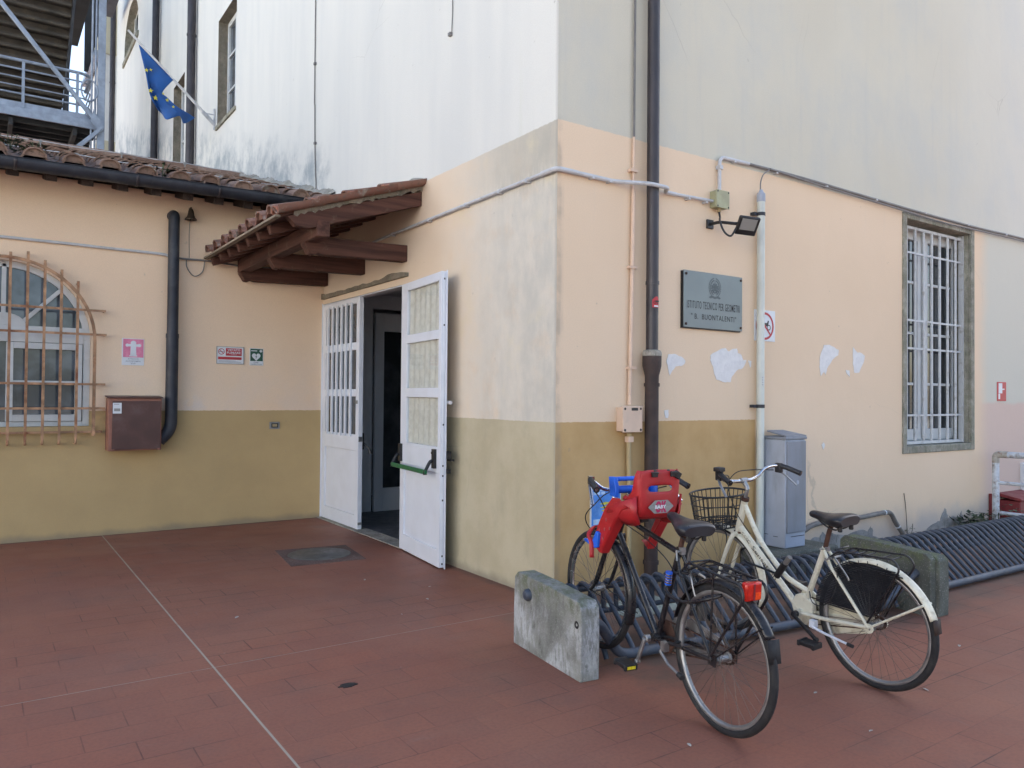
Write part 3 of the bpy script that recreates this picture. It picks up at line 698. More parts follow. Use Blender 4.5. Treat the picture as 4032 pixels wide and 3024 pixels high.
MB().box(ac - .84, ac + .84, YA - .04, YA + .05, 1.14, 1.2).build('sill', 'wallL', aw, bevel=.006)
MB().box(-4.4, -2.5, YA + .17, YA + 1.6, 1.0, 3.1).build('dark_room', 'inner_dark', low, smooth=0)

# --- tiled roof
def coppo(mb, o, up, nrm, side, L, r0, r1, th=.016, seg=8, convex=True, plug=False):
    """one tapered barrel tile: o lower centre, up along the slope"""
    o, up, nrm, side = V(o), V(up), V(nrm), V(side); s_ = 1 if convex else -1
    def ringp(r, t, q): return [o + up * (L * t) + side * (cos(a) * r) + nrm * (s_ * sin(a) * r * .82 + q) for a in [pi * i / seg for i in range(seg + 1)]]
    mb.sheet([ringp(r0 - th, 0, 0), ringp(r0, 0, 0), ringp(r1, 1, 0)]); mb.sheet([ringp(r0 - th, 0, 0), ringp(r1 - th, 1, 0)])
    if plug: mb.add(ringp(r0 - th * .5, .06, -.004), [tuple(range(seg + 1))])
def roof_tiles(mb, o, up, side, nrm, pitch, cols, rows, expo, L, r, jit=1., seed=1, fill=.0, skip=None):
    o, up, side, nrm = V(o), V(up), V(side), V(nrm); rnd = random.Random(seed)
    for c in range(cols):
        for k in range(rows):
            if skip and skip(c, k): continue
            j = V((rnd.uniform(-.012, .012), rnd.uniform(-.018, .018), rnd.uniform(-.004, .006))) * jit
            mb._t = rnd.random()
            p = o + side * (c * pitch + pitch * .5 + j.x) + up * (k * expo + j.y) + nrm * (.012 * 0 + j.z)
            coppo(mb, p + nrm * (.052), (up + nrm * -.035 + side * rnd.uniform(-.03, .03) * jit).normalized(), nrm, side, L, r, r * .8, convex=True, plug=(k == 0))
            mb._t = rnd.random() * .7
            p2 = o + side * (c * pitch + j.y * .4) + up * (k * expo + j.x) + nrm * .075
            coppo(mb, p2 - nrm * .0, (up + nrm * -.03).normalized(), nrm, side, L, r * .92, r * .82, convex=False)
    mb._t = None
sl = .288; nv = sqrt(1 + sl * sl); up = V((0, 1, sl)) / nv; nr = V((0, -sl, 1)) / nv
rt = MB(); y0e, z0e = 4.30, 3.845
roof_tiles(rt, (-7.05, y0e, z0e), up, (1, 0, 0), nr, .335, 21, 13, .355, .45, .105, 1.3, 5)
roof = rt.build('tile_roof', 'tile_old', low, smooth=50)
rd = MB(); yr = 8.85; zr = z0e + (yr - y0e) * sl
rd._t = .5
for k in range(19):
    x = -7.0 + k * .37; rd._t = random.random()
    coppo(rd, (x, yr, zr + .09), (1, 0, .02), (0, 0, 1), (0, 1, 0), .42, .12, .10)
rd.build('ridge_tiles', 'tile_old', roof, smooth=50)
bd = MB(); zb = z0e - .02
bd.add([(-14, y0e + .05, zb), (-.005, y0e + .05, zb), (-.005, yr, zb + (yr - y0e - .05) * sl), (-14, yr, zb + (yr - y0e - .05) * sl), (-.005, 13.3, zb + .1), (-14, 13.3, zb + .1)], [(0, 1, 2, 3), (3, 2, 4, 5)])
bd.build('roof_boards', 'rafter', roof, smooth=0, solid=.03)
for k in range(12):
    x = -4.03 + .3275 * k
    r_ = MB(); r_.beam((x, 4.42, 3.755), (x, 5.4, 3.755 + .98 * sl * .9), .105, .105); r_.build('rafter', 'rafter', low, bevel=.006)
mm = MB(); random.seed(11)
# mortar fillet where the roof meets the tall wall
mp = [];
for i in range(90):
    y = 4.5 + 4.3 * i / 89; mp.append([(-.002, y, z0e + (y - y0e) * sl + .19 + .02 * sin(i * .37) + random.uniform(-.012, .012)), (-.10 + .02 * sin(i * .23), y, z0e + (y - y0e) * sl + .13 + .012 * sin(i * .7)), (-.16, y, z0e + (y - y0e) * sl)])
mm.sheet(mp).build('roof_flashing', 'mortar', roof, smooth=60)

gt = thing('gutter', 'dark blue grey half round gutter along the eave of the low building', 'gutter', (-4, 4.3, 3.7))
gb = MB(); gy, gz, grd = 4.285, 3.815, .088
prof = [(gy + grd * cos(a), gz + grd * sin(a)) for a in [pi + pi * i / 12 for i in range(13)]]
prof = [(gy - grd - .012, gz + .012), (gy - grd + .002, gz + .014)] + prof
gb.sheet([[(x, y, z - .0 + (x + 4) * .012) for y, z in prof] for x in (-9, -6, -4, -2, -1, -.42)])
gb.add([(-.42, y, z + .043) for y, z in prof[2:]], [tuple(range(13))])
gb.build('trough', 'gutter', gt, smooth=60, solid=.006)
for k, x in enumerate((-3.36, -2.28, -1.45, -4.4)):
    b = MB(); b.sheet([[(x + dx, gy + (grd + .006) * cos(a), gz + (x + 4) * .012 + (grd + .006) * sin(a)) for a in [pi + pi * i / 12 for i in range(13)]] for dx in (-.014, .014)])
    b.build('gutter_bracket', 'pipe_up', gt, smooth=60, solid=.005)

# ------------------------------------------------------------------ canopy over the doors
cp = thing('door_canopy', 'small red tiled canopy on dark brown timber brackets above the doors', 'canopy', (0, 3.6, 2.9))
slc = .335; nvc = sqrt(1 + slc * slc); upc = V((1, 0, slc)) / nvc; nrc = V((-slc, 0, 1)) / nvc
xe, ze = -1.42, 3.165
ct = MB()
roof_tiles(ct, (xe - .03, 2.17, ze - .008), upc, (0, 1, 0), nrc, .335, 8, 4, .375, .46, .088, .8, 9)
# verge row of cover tiles at the near end
VERGE = 1
for k in range(0):
    ct._t = rnd.random(); coppo(ct, V((xe, 2.245, ze + .012)) + upc * (k * .375 - .03) + nrc * (.012 + rnd.uniform(0, .012)), upc - nrc * .03, nrc, (0, 1, 0), .46, .085, .072)
ct._t = None
ct.build('tile_roof', 'tile_mid', cp, smooth=50)
ct = MB(); rnd = random.Random(4)
for k in range(4):
    ct._t = rnd.random(); coppo(ct, V((xe, 2.245, ze + .012)) + upc * (k * .375 - .03) + nrc * (.012 + rnd.uniform(0, .012)), upc - nrc * .03, nrc, (0, 1, 0), .46, .085, .072)
ct._t = None
ct.build('verge_tiles', 'tile_red', cp, smooth=50)
bo = MB(); bo.add([(xe, 2.22, ze), (xe, 4.87, ze), (-.005, 4.87, ze - xe * slc), (-.005, 2.22, ze - xe * slc)], [(0, 1, 2, 3)]); bo.build('roof_boards', 'woodX', cp, smooth=0, solid=.022)
for y in (2.62, 2.98, 3.34, 3.70, 4.06, 4.42, 4.78):
    MB().beam((xe + .03, y, ze - .062), (-.006, y, ze - .062 - xe * slc - .036 * slc), .075, .085).build('rafter', 'woodX', cp, bevel=.005)
vg = MB(); vg.prism([(xe + .10, 2.2, ze - .03), (xe + .14, 2.2, ze - .075), (xe + .27, 2.2, ze - .085), (-.004, 2.2, ze - .15 - (xe + .10) * slc), (-.004, 2.2, ze - .012 - (xe + .10) * slc), (xe + .06, 2.2, ze - .0)], (0, .085, 0))
vg.build('verge_board', 'woodX', cp, bevel=.004)
ml = MB(); rnd = random.Random(8); rows = []
for k in range(40):
    t = k / 39; x = xe + .12 - (xe + .12) * t; z = ze - .005 + (x - xe) * slc
    rows.append([(x, 2.197, z - .012 - rnd.uniform(0, .03)), (x, 2.187, z + .012), (x, 2.205, z + .028)])
ml.sheet(rows).build('mortar_bed', 'stone_br', cp, smooth=60)
MB().beam((xe - .025, 2.19, ze - .012), (xe - .025, 4.86, ze - .012), .05, .022).build('eave_strip', 'wood_old', cp, bevel=.003)
MB().beam((-1.02, 2.19, 3.092), (-1.02, 4.86, 3.092), .125, .15).build('purlin', 'woodY', cp, bevel=.008)
for y in (2.57, 3.63, 4.775):
    q = [(-.0, 2.94), (-.0, 3.108), (-1.07, 3.075), (-1.085, 2.995), (-1.055, 2.95), (-1.03, 2.912), (-.985, 2.905), (-.95, 2.925), (-.90, 2.915)]
    MB().prism([(x, y - .06, z) for x, z in q], (0, .12, 0)).build('bracket_beam', 'woodX', cp, bevel=.006)
cap = MB(); rnd = random.Random(2); rows = []
for k in range(9):
    a = pi * k / 8; q = rnd.uniform(.9, 1.1)
    rows.append([(-.012 - .085 * sin(a) * sin(b_) * q, 2.31 - .19 * cos(a), 3.675 + .075 * sin(a) * cos(b_) * q) for b_ in [-.1 + 1.9 * i / 6 for i in range(7)]])
cap.sheet(rows).build('mortar_cap', 'mortar', cp, smooth=60)
fl_ = MB(); rows = []
for k in range(20):
    y = 2.5 + 2.35 * k / 19; rows.append([(-.002, y, 3.735 + rnd.uniform(-.015, .015)), (-.09, y, 3.70)])
fl_.sheet(rows).build('roof_flashing', 'mortar', cp, smooth=60)
# ------------------------------------------------------------------ drainpipes
def drainpipe(label, parts, base, rings=(), group=None):
    t = thing('drainpipe', label, 'drainpipe', base, group=group)
    for nm, pts, r, m, n in parts:
        MB().tube(pts, r, n).build(nm, m, t)
    for c, r, m in rings:
        MB().lathe([(r - .012, -.014), (r, -.014), (r, .014), (r - .012, .014)], c, (0, 0, 1), 20).build('pipe_collar', m, t)
    return t
px, py = .925, -.085
t = drainpipe('tall dark drainpipe with a rusty cast iron foot left of the grey plaque',
    [('upper_pipe', [(px, py, 1.90), (px, py, H)], .051, 'pipe_up', 20), ('lower_pipe', [(px, py, .0), (px, py, 1.72)], .057, 'iron', 20)], (px, py, 0),
    [((px, py, 2.50), .056, 'pipe_up'), ((px, py, 1.665), .065, 'iron'), ((px, py, 4.9), .056, 'pipe_up'), ((px, py, .22), .065, 'iron')])
sk = MB().lathe([(.057, 1.70), (.058, 1.74), (.068, 1.78), (.077, 1.82), (.078, 1.90), (.073, 1.925), (.053, 1.93)], (px, py, 0), (0, 0, 1), 24); sk.build('pipe_socket', 'iron', t)
sk = MB().lathe([(.078, 1.901), (.080, 1.925), (.070, 1.945), (.050, 1.952)], (px, py, 0), (0, 0, 1), 24); sk.build('socket_sealing', 'mortar', t)
st = MB(); a0, a1 = -2.35, -.80
pl_ = [(px + .0516 * cos(a0 + (a1 - a0) * i / 10), py + .0516 * sin(a0 + (a1 - a0) * i / 10)) for i in range(11)]
r0_ = [(x, y, 2.295) for x, y in pl_]; r1_ = [(x, y, 2.355 + .03 * sin(pi * i / 10)) for i, (x, y) in enumerate(pl_)]
sto = MB().sheet([r0_, r1_]).build('sticker', 'sign_red', t)
d_ = MB(); d_.sheet([[(px + .0521 * cos(a), py + .0521 * sin(a), z) for a in (-2.05, -1.9, -1.75, -1.6, -1.45, -1.3, -1.15)] for z in (2.300, 2.312)]); d_.build('sticker_print', 'sign_white', sto, smooth=0)
d_ = MB()
for a, z, w in ((-1.95, 2.325, .012), (-1.35, 2.325, .012)): d_.lathe([(w, 0), (w - .004, .0006)], (px + .0523 * cos(a), py + .0523 * sin(a), z + .01), (cos(a), sin(a), 0), 12)
d_.box(px - .016, px + .022, py - .0534, py - .0524, 2.340, 2.352); d_.build('sticker_print', 'ink', sto, smooth=0)
GP = 'dark drainpipes on the upper white wall'
for y, lab in ((12.3, 'dark drainpipe on the white wall between the nearest window and the low narrow window'), (16.42, 'dark drainpipe on the white wall behind the hanging blue flag'), (24.36, 'dark drainpipe at the far end of the white wall beside the steel fire escape')):
    drainpipe(lab, [('upper_pipe', [(-.11, y, 3.9 if y < 20 else 0), (-.11, y, H)], .085, 'pipe_up', 14)], (-.11, y, 3.9), [((-.11, y, z), .095, 'pipe_up') for z in (6.2, 9.0, 12.0)], GP)
t = thing('drainpipe', 'short black drainpipe with an elbow left of the small signs', 'drainpipe', (-1.81, 4.79, 1.1))
xa, ya = -1.812, 4.785
MB().tube(rounded([(xa, YA + .0, 3.60), (xa, ya, 3.60), (xa, ya, 2.22)], .05, 6), .060, 18).build('upper_pipe', 'gutter', t, smooth=50)
MB().tube(rounded([(xa, ya, 2.20), (xa, ya, 1.16), (xa - .12, ya + .02, 1.02)], .14, 8), .066, 18).build('lower_pipe', 'gutter', t, smooth=50)
MB().lathe([(.062, -.02), (.070, -.02), (.070, .03), (.062, .03)], (xa, ya, 2.21), (0, 0, 1), 18).build('pipe_collar', 'gutter', t)

# ------------------------------------------------------------------ conduits, boxes, lamp
ro = .0145
t = thing('conduit', 'pale grey conduit running round the corner of the wall to the junction box', 'conduit', (0, 0, 3.25))
MB().tube(rounded([(-.03, 4.5, 3.20), (-.03, 3.3, 3.262), (-.03, .14, 3.292)], .3, 3), ro, 10).build('conduit_run', 'grey_pvc', t)
MB().tube(rounded([(-.03, .16, 3.292), (-.035, -.035, 3.292), (.17, -.03, 3.291)], .06, 6), ro + .005, 10).build('conduit_bend', 'grey_pvc', t)
MB().tube(rounded([(.15, -.03, 3.291), (.55, -.03, 3.287), (.82, -.155, 3.286), (1.04, -.155, 3.285), (1.10, -.04, 3.288), (1.25, -.03, 3.292)], .06, 4), ro + .003, 10).build('conduit_run', 'grey_pvc', t)
MB().tube([(1.2, -.03, 3.291), (1.70, -.04, 3.30)], ro - .001, 10).build('conduit_run', 'grey_pvc', t)
c = MB()
for y in (.35, .75, 1.3, 2.0, 2.8): c.box(-.052, 0, y - .012, y + .012, 3.268 - y * .008, 3.285 - y * .008); c.lathe([(ro + .001, -.02), (ro + .004, -.02), (ro + .004, .02), (ro + .001, .02)], (-.03, y, 3.292 - (y - .14) * .0095), (0, 1, 0), 10)
for x in (.32, .5, 1.4, 1.62): c.box(x - .012, x + .012, -.05, 0, 3.268, 3.285)
c.islands('conduit_clip', 'grey_pvc', t)

t = thing('junction_box', 'small olive square junction box above the black floodlight', 'junction box', (1.78, 0, 3.24))
MB().box(1.705, 1.865, -.075, 0, 3.245, 3.395).build('box_body', 'olive', t, bevel=.008)
MB().box(1.70, 1.87, -.086, -.0755, 3.24, 3.40).build('box_lid', 'olive', t, bevel=.005)
s = MB()
for x in (1.715, 1.855):
    for z in (3.255, 3.385): s.lathe([(.0, -.003), (.008, -.002), (.008, .001)], (x, -.0865, z), (0, 1, 0), 8)
s.islands('screw', 'ink', t)
MB().tube([(1.785, -.04, 3.245), (1.785, -.04, 3.215)], .018, 10).build('cable_gland', 'beige_pipe', t)

t = thing('conduit', 'grey conduit and sagging cable running right from the junction box above the barred window', 'conduit', (1.8, 0, 3.4))
xs_ = 1.855
MB().tube(rounded([(1.80, -.03, 3.395), (1.80, -.03, 3.715), (2.2, -.03, 3.720)], .07, 6), .0165, 10).build('conduit_run', 'grey_pvc', t)
MB().tube(smoothpath([(2.1, -.025, 3.722), (3.0, -.025, 3.728), (4.0, -.025, 3.715), (5.2, -.025, 3.70), (6.6, -.025, 3.70), (8.0, -.025, 3.72), (12, -.025, 3.73)], 4), .014, 8).build('conduit_run', 'cable', t)
MB().tube(smoothpath([(2.5, -.04, 3.722), (3.4, -.045, 3.69), (4.6, -.05, 3.665), (5.6, -.05, 3.645), (6.6, -.045, 3.66), (8, -.04, 3.68), (12, -.04, 3.7)], 5), .0085, 8).build('cable', 'cable', t)
c = MB()
for x in (2.0, 2.6, 3.4, 4.3, 5.3, 6.3, 7.3): c.box(x - .012, x + .012, -.045, 0, 3.695, 3.712)
c.box(1.78, 1.82, -.055, -.005, 3.60, 3.635); c.islands('conduit_clip', 'grey_pvc', t)

t = thing('floodlight', 'black square floodlight on a bracket below the junction box', 'floodlight', (1.8, -.1, 2.98))
n_ = V((-.40, -.62, -.58)).normalized(); rx = V((1, -.42, -.02)); rx = (rx - n_ * rx.dot(n_)).normalized(); ry = n_.cross(rx).normalized(); ry = ry if ry.z > 0 else -ry
fc = V((1.845, -.30, 3.055))
MB().obox(fc, rx * .094, ry * .086, n_ * .018).build('lamp_housing', 'black', t, bevel=.012)
MB().obox(fc + ry * .018 + n_ * .0185, rx * .068, ry * .052, n_ * .002).build('lamp_glass', 'lens', t, bevel=.001)
MB().tube(rounded([(1.70, -.005, 3.10), (1.70, -.12, 3.10), fc - rx * .11 - n_ * .01, fc - rx * .085 - n_ * .017], .03, 4), .014, 8).build('lamp_bracket', 'black', t)
MB().box(1.66, 1.74, -.02, 0, 3.06, 3.14).build('wall_plate', 'black', t, bevel=.004)
MB().tube(smoothpath([(1.785, -.04, 3.22), (1.785, -.05, 3.17), (1.75, -.08, 3.14), (1.70, -.12, 3.13), (1.66, -.16, 3.09), (1.645, -.20, 3.02), (1.66, -.23, 2.97), (1.70, -.25, 2.96), fc - rx * .088 - ry * .03], 6), .009, 8).build('cable', 'black', t)

xp = 2.345
t = thing('vertical_conduit', 'tall pale green grey vertical conduit with a blue cap right of the plaque', 'conduit', (xp, -.055, 0))
MB().tube([(xp, -.055, .0), (xp, -.055, 3.40)], .0355, 20).build('conduit_run', 'pole', t)
MB().lathe([(.039, 3.385), (.039, 3.455), (.036, 3.462), (.024, 3.475), (.014, 3.50), (.0, 3.505)], (xp, -.055, 0), (0, 0, 1), 20).build('conduit_cap', 'cab', t)
for z in (3.27, 1.49):
    c = MB().lathe([(.0365, -.016), (.040, -.016), (.040, .016), (.0365, .016)], (xp, -.055, z), (0, 0, 1), 20); c.box(xp - .085, xp - .045, -.05, 0, z - .014, z + .014); c.build('pipe_clamp', 'gutter', t)
MB().tube(smoothpath([(xp - .01, -.055, 3.50), (xp - .005, -.055, 3.57), (xp + .04, -.05, 3.65), (xp + .14, -.04, 3.712)], 6), .006, 6).build('cable', 'cable', t)
d_ = MB()
for k in range(4):
    z = 1.755 - .022 * k; a = radians(-118)
    d_.sheet([[(xp + .0361 * cos(a + q), -.055 + .0361 * sin(a + q), z + dz) for q in (-.05, .15, .35, .5)] for dz in (-.008, .008)])
st = d_.build('sticker', 'sign_white', t, smooth=0)
d_ = MB()
for k in range(4):
    z = 1.755 - .022 * k; a = radians(-118)
    for q in ((0, .08), (.2, .3)): d_.sheet([[(xp + .0366 * cos(a + qq), -.055 + .0366 * sin(a + qq), z + dz) for qq in q] for dz in (-.006, .005)])
d_.build('sticker_print', 'ink', st, smooth=0)

t = thing('conduit', 'thin peach painted conduit left of the tall dark drainpipe', 'conduit', (.775, -.02, 0))
xt = .765
MB().tube([(xt - .03, -.025, 1.50), (xt - .012, -.025, 2.4), (xt, -.025, 3.245)], .017, 10).build('conduit_run', 'peach_pipe', t)
MB().tube([(xt, -.022, 3.24), (xt + .005, -.022, 3.69)], .011, 8).build('conduit_run', 'peach_pipe', t)
MB().tube([(xt + .005, -.022, 3.69), (xt + .015, -.022, 6.2), (xt + .015, -.022, 9)], .0095, 8).build('conduit_run', 'cable', t)
MB().tube(smoothpath([(xt - .035, -.03, 1.30), (xt - .04, -.03, 1.1), (xt - .03, -.03, .7), (xt - .035, -.03, .1)], 4), .020, 10).build('conduit_run', 'beige_pipe', t)
c = MB()
for z in (3.41, 2.62, 1.80, 5.3, 6.4): c.box(xt - .045, xt + .03, -.045, 0, z - .011, z + .011)
c.box(xt - .065, xt - .01, -.055, -.01, 1.20, 1.245); c.islands('conduit_clip', 'peach_pipe', t)
t = thing('junction_box', 'peach painted square junction box on the paint line left of the drainpipe', 'junction box', (.71, 0, 1.28))
MB().box(.615, .815, -.075, 0, 1.288, 1.484).build('box_body', 'peach_pipe', t, bevel=.006)
MB().box(.608, .822, -.088, -.0755, 1.28, 1.492).build('box_lid', 'peach_pipe', t, bevel=.005)
s = MB()
for x in (.63, .80):
    for z in (1.30, 1.47): s.lathe([(.0, -.004), (.010, -.003), (.010, .001)], (x, -.0885, z), (0, 1, 0), 8)
s.box(.70, .77, -.0893, -.0884, 1.455, 1.478); s.islands('screw', 'ink', t)

# thin cables down the white wall
GC = 'thin cables running down the white wall'
def wcable(label, pts, clips, r=.008):
    t = thing('wall_cable', label, 'cable', pts[-1], group=GC)
    MB().tube(smoothpath(pts, 3), r, 6).build('cable_run', 'cable', t)
    c = MB()
    for p in clips: c.box(-.03, 0, p[0] - .02, p[0] + .02, p[1] - .015, p[1] + .015)
    c.islands('cable_clip', 'cable', t)
wcable('thin grey cable down the white wall ending above the low tiled roof', [(-.014, 5.28, H), (-.014, 5.26, 6.5), (-.014, 5.24, 5.4), (-.014, 5.2, 4.6), (-.014, 5.16, 4.28), (-.014, 5.3, 4.22)], [(5.25, 5.95), (5.21, 4.88)])
wcable('faint short cable hanging on the white wall above the canopy', [(-.010, 1.62, 5.45), (-.012, 1.61, 5.2), (-.012, 1.62, 5.0), (-.008, 1.64, 4.95)], [(1.64, 5.42), (1.645, 4.96)], .005)

# lightning wires over the low roof
GW = 'wires held above the low tiled roof'
def roofwire(label, y, z0, slope, xs):
    t = thing('roof_wire', label, 'wire', (-3, y, z0), group=GW)
    pts = []
    for i in range(len(xs)):
        x = xs[i]; pts.append((x, y, z0 + (x + 3) * slope))
        if i < len(xs) - 1: xm = (x + xs[i + 1]) / 2; pts.append((xm, y, z0 + (xm + 3) * slope - .012))
    MB().tube(smoothpath(pts, 3), .0055, 6).build('wire', 'grey_pvc', t)
    for x in xs[:-1]:
        z = z0 + (x + 3) * slope
        b = MB(); b.tube([(x, y, z - .09), (x, y, z + .005)], .008, 6); b.box(x - .02, x + .02, y - .015, y + .015, z - .02, z + .012); b.build('wire_holder', 'lens', t)
roofwire('lower wire stretched along the tiles just above the gutter', 5.0, 4.165, .008, (-5, -3.9, -2.78, -2.03, -1.25, -.6, -.3))
roofwire('upper wire stretched along the ridge of the low roof', 8.3, 5.17, .012, (-5.5, -4.2, -2.95, -1.9, -1.0, -.15))
t = thing('wall_conduit', 'grey conduit along the low wall from the arched window to the black drainpipe', 'conduit', (-3, 4.86, 3.14))
MB().tube(smoothpath([(-9, 4.868, 3.16), (-3.4, 4.868, 3.16), (-2.6, 4.868, 3.155), (-1.95, 4.868, 3.15), (-1.85, 4.868, 3.135)], 3), .0155, 8).build('conduit_run', 'grey_pvc', t)
MB().tube(smoothpath([(-1.85, 4.868, 3.138), (-1.70, 4.86, 3.12), (-1.4, 4.86, 3.125), (-1.0, 4.86, 3.10), (-.6, 4.84, 3.12), (-.04, 4.80, 3.2)], 5), .011, 8).build('cable', 'cable', t)
MB().tube(smoothpath([(-1.66, 4.862, 3.125), (-1.65, 4.862, 3.02), (-1.57, 4.862, 2.93), (-1.48, 4.862, 2.99), (-1.455, 4.862, 3.12)], 6), .006, 6).build('cable', 'cable', t)

# bell
t = thing('bell', 'small dark bronze bell on the wall under the gutter', 'bell', (-1.63, 4.8, 3.56))
MB().lathe([(0, 3.70), (.018, 3.695), (.030, 3.67), (.036, 3.63), (.046, 3.60), (.066, 3.575), (.066, 3.567), (.05, 3.57), (.0, 3.60)], (-1.63, 4.80, 0), (0, 0, 1), 20).build('bell_body', 'bronze', t)
MB().tube([(-1.63, 4.89, 3.71), (-1.63, 4.80, 3.71), (-1.63, 4.80, 3.695)], .009, 6).build('bell_hook', 'bronze', t)
MB().tube([(-1.63, 4.80, 3.59), (-1.63, 4.80, 3.555)], .011, 6).build('bell_clapper', 'bronze', t)
MB().tube(smoothpath([(-1.625, 4.865, 3.60), (-1.63, 4.88, 3.4), (-1.625, 4.88, 3.14)], 4), .003, 5).build('bell_cord', 'cable', t)

# ------------------------------------------------------------------ signs
XD, UD = (1, 0, 0), (0, 0, 1)
t = thing('plaque', 'grey metal school plaque with an emblem and black lettering', 'plaque', (1.73, -.02, 2.168))
plx0, plx1, plz0, plz1 = 1.350, 2.113, 2.170, 2.662; ypl = -.032
MB().box(plx0, plx1, ypl, -.022, plz0, plz1).build('plate', 'plaque', t, bevel=.003)
MB().box(plx0 - .006, plx1 - .01, -.0215, -.0, plz0 - .008, plz1 - .006).build('backing', 'ink', t)
l = MB(); pw, ph = plx1 - plx0, plz1 - plz0
text_mesh(l, 'ISTITUTO TECNICO PER GEOMETRI', (plx0 + pw * .503, ypl, plz1 - ph * .592), XD, UD, pw * .90, ph * .135, .0012, weight=.006, gap=1.22)
text_mesh(l, '" B.  BUONTALENTI"', (plx0 + pw * .503, ypl, plz1 - ph * .795), XD, UD, pw * .77, ph * .098, .0012, weight=.006, gap=1.12)
l.build('lettering', 'ink', t, smooth=0)
e = MB(); ex, ez = plx0 + pw * .515, plz1 - ph * .255
def disc(mb, x, z, r, y, n=20, sx=1., sz=1.): mb.add([(x + r * sx * cos(2 * pi * i / n), y, z + r * sz * sin(2 * pi * i / n)) for i in range(n)], [tuple(range(n))])
def ringz(mb, x, z, r0, r1, y, n=28, a0=0., a1=2 * pi, sx=1., sz=1.):
    mb.sheet([[(x + r * sx * cos(a0 + (a1 - a0) * i / n), y, z + r * sz * sin(a0 + (a1 - a0) * i / n)) for r in (r0, r1)] for i in range(n + 1)])
def star(mb, x, z, r, y, q=.4):
    p = [(x + (r if i % 2 == 0 else r * q) * sin(pi * i / 5), y, z + (r if i % 2 == 0 else r * q) * cos(pi * i / 5)) for i in range(10)]
    mb.add(p, [tuple(t_) for t_ in tessellate_polygon([[V(v) for v in p]])])
ye = ypl - .0012
for s_ in (-1, 1):
    for k in range(13):
        a = -1.15 + k * .205; cx, cz = ex + s_ * .066 * cos(a), ez + .074 * sin(a)
        for off, tilt in ((-.009, .5), (.009, -.5)):
            d1 = V((-sin(a) * s_, 0, cos(a))); d2 = V((cos(a) * s_, 0, sin(a)))
            dd = (d1 * cos(tilt) + d2 * -sin(tilt)).normalized(); w_ = V((-dd.z, 0, dd.x))
            c0 = V((cx, ye, cz)) + d2 * off
            e.add([c0 - dd * .012, c0 + w_ * .005, c0 + dd * .014, c0 - w_ * .005], [(0, 1, 2, 3)])
ringz(e, ex, ez - .006, .031, .038, ye - .0003, 30)
for k in range(12):
    a = k * pi / 6; c0 = V((ex + .043 * cos(a), ye - .0003, ez - .006 + .043 * sin(a))); d1 = V((cos(a), 0, sin(a))); d2 = V((-sin(a), 0, cos(a)))
    e.add([c0 - d1 * .007 - d2 * .007, c0 + d1 * .005 - d2 * .006, c0 + d1 * .005 + d2 * .006, c0 - d1 * .007 + d2 * .007], [(0, 1, 2, 3)])
star(e, ex, ez - .002, .056, ye - .0006, .42)
for s_ in (-1, 1): e.add([(ex, ye - .0004, ez - .078), (ex + s_ * .05, ye - .0004, ez - .072), (ex + s_ * .078, ye - .0004, ez - .088), (ex + s_ * .06, ye - .0004, ez - .098), (ex + s_ * .03, ye - .0004, ez - .092), (ex, ye - .0004, ez - .1)], [(0, 1, 2, 3, 4, 5)])
e.build('emblem', 'emblem', t, smooth=0)
s = MB()
for x in (plx0 + .028, plx1 - .022):
    for z in (plz0 + .03, plz1 - .03): s.lathe([(0, -.012), (.008, -.010), (.012, -.004), (.012, 0)], (x, ypl, z), (0, 1, 0), 12)
s.islands('screw', 'iron', t)

t = thing('no_motorcycle_sign', 'white sign with a red prohibition ring behind the vertical conduit', 'sign', (2.47, 0, 2.1))
MB().box(2.318, 2.622, -.006, 0, 2.10, 2.392).build('plate', 'sign_white', t, bevel=.002)
r_ = MB(); sx, sz = 2.47, 2.243
ringz(r_, sx, sz, .108, .130, -.0072, 40); r_.add([(sx - .085, -.0076, sz + .072), (sx - .072, -.0076, sz + .085), (sx + .085, -.0076, sz - .072), (sx + .072, -.0076, sz - .085)], [(0, 1, 2, 3)])
r_.build('prohibition_ring', 'sign_red', t, smooth=0)
g_ = MB(); yq = -.0069
for cx in (-.052, .058): ringz(g_, sx + cx, sz - .012, .018, .027, yq, 20)
g_.add([(sx - .055, yq, sz - .0), (sx - .02, yq, sz + .03), (sx + .03, yq, sz + .03), (sx + .045, yq, sz + .055), (sx + .06, yq, sz + .05), (sx + .05, yq, sz + .01), (sx + .015, yq, sz - .01), (sx - .02, yq, sz - .012)], [(0, 1, 2, 3, 4, 5, 6, 7)])
g_.build('pictogram', 'ink', t, smooth=0)

XA = YA
t = thing('hydrant_sign', 'faded pink sign with a white hydrant above the brown box', 'sign', (-2.2, XA, 1.87))
MB().box(-2.315, -2.088, XA - .005, XA, 1.873, 2.173).build('plate', 'sign_white', t, bevel=.002)
yb = XA - .006
MB().add([(-2.303, yb, 1.962), (-2.095, yb, 1.962), (-2.095, yb, 2.166), (-2.303, yb, 2.166)], [(0, 1, 2, 3)]).build('pink_field', 'sign_pink', t, smooth=0)
h = MB(); hx = -2.199; yb -= .001
h.add([(hx - .031, yb, 1.985), (hx + .031, yb, 1.985), (hx + .026, yb, 2.118), (hx - .026, yb, 2.118)], [(0, 1, 2, 3)])
h.add([(hx - .042, yb, 1.972), (hx + .042, yb, 1.972), (hx + .038, yb, 1.986), (hx - .038, yb, 1.986)], [(0, 1, 2, 3)])
ringz(h, hx, 2.118, 0.0, .030, yb, 14, 0, pi); h.add([(hx - .06, yb, 2.083), (hx - .026, yb, 2.083), (hx - .026, yb, 2.11), (hx - .06, yb, 2.11)], [(0, 1, 2, 3)])
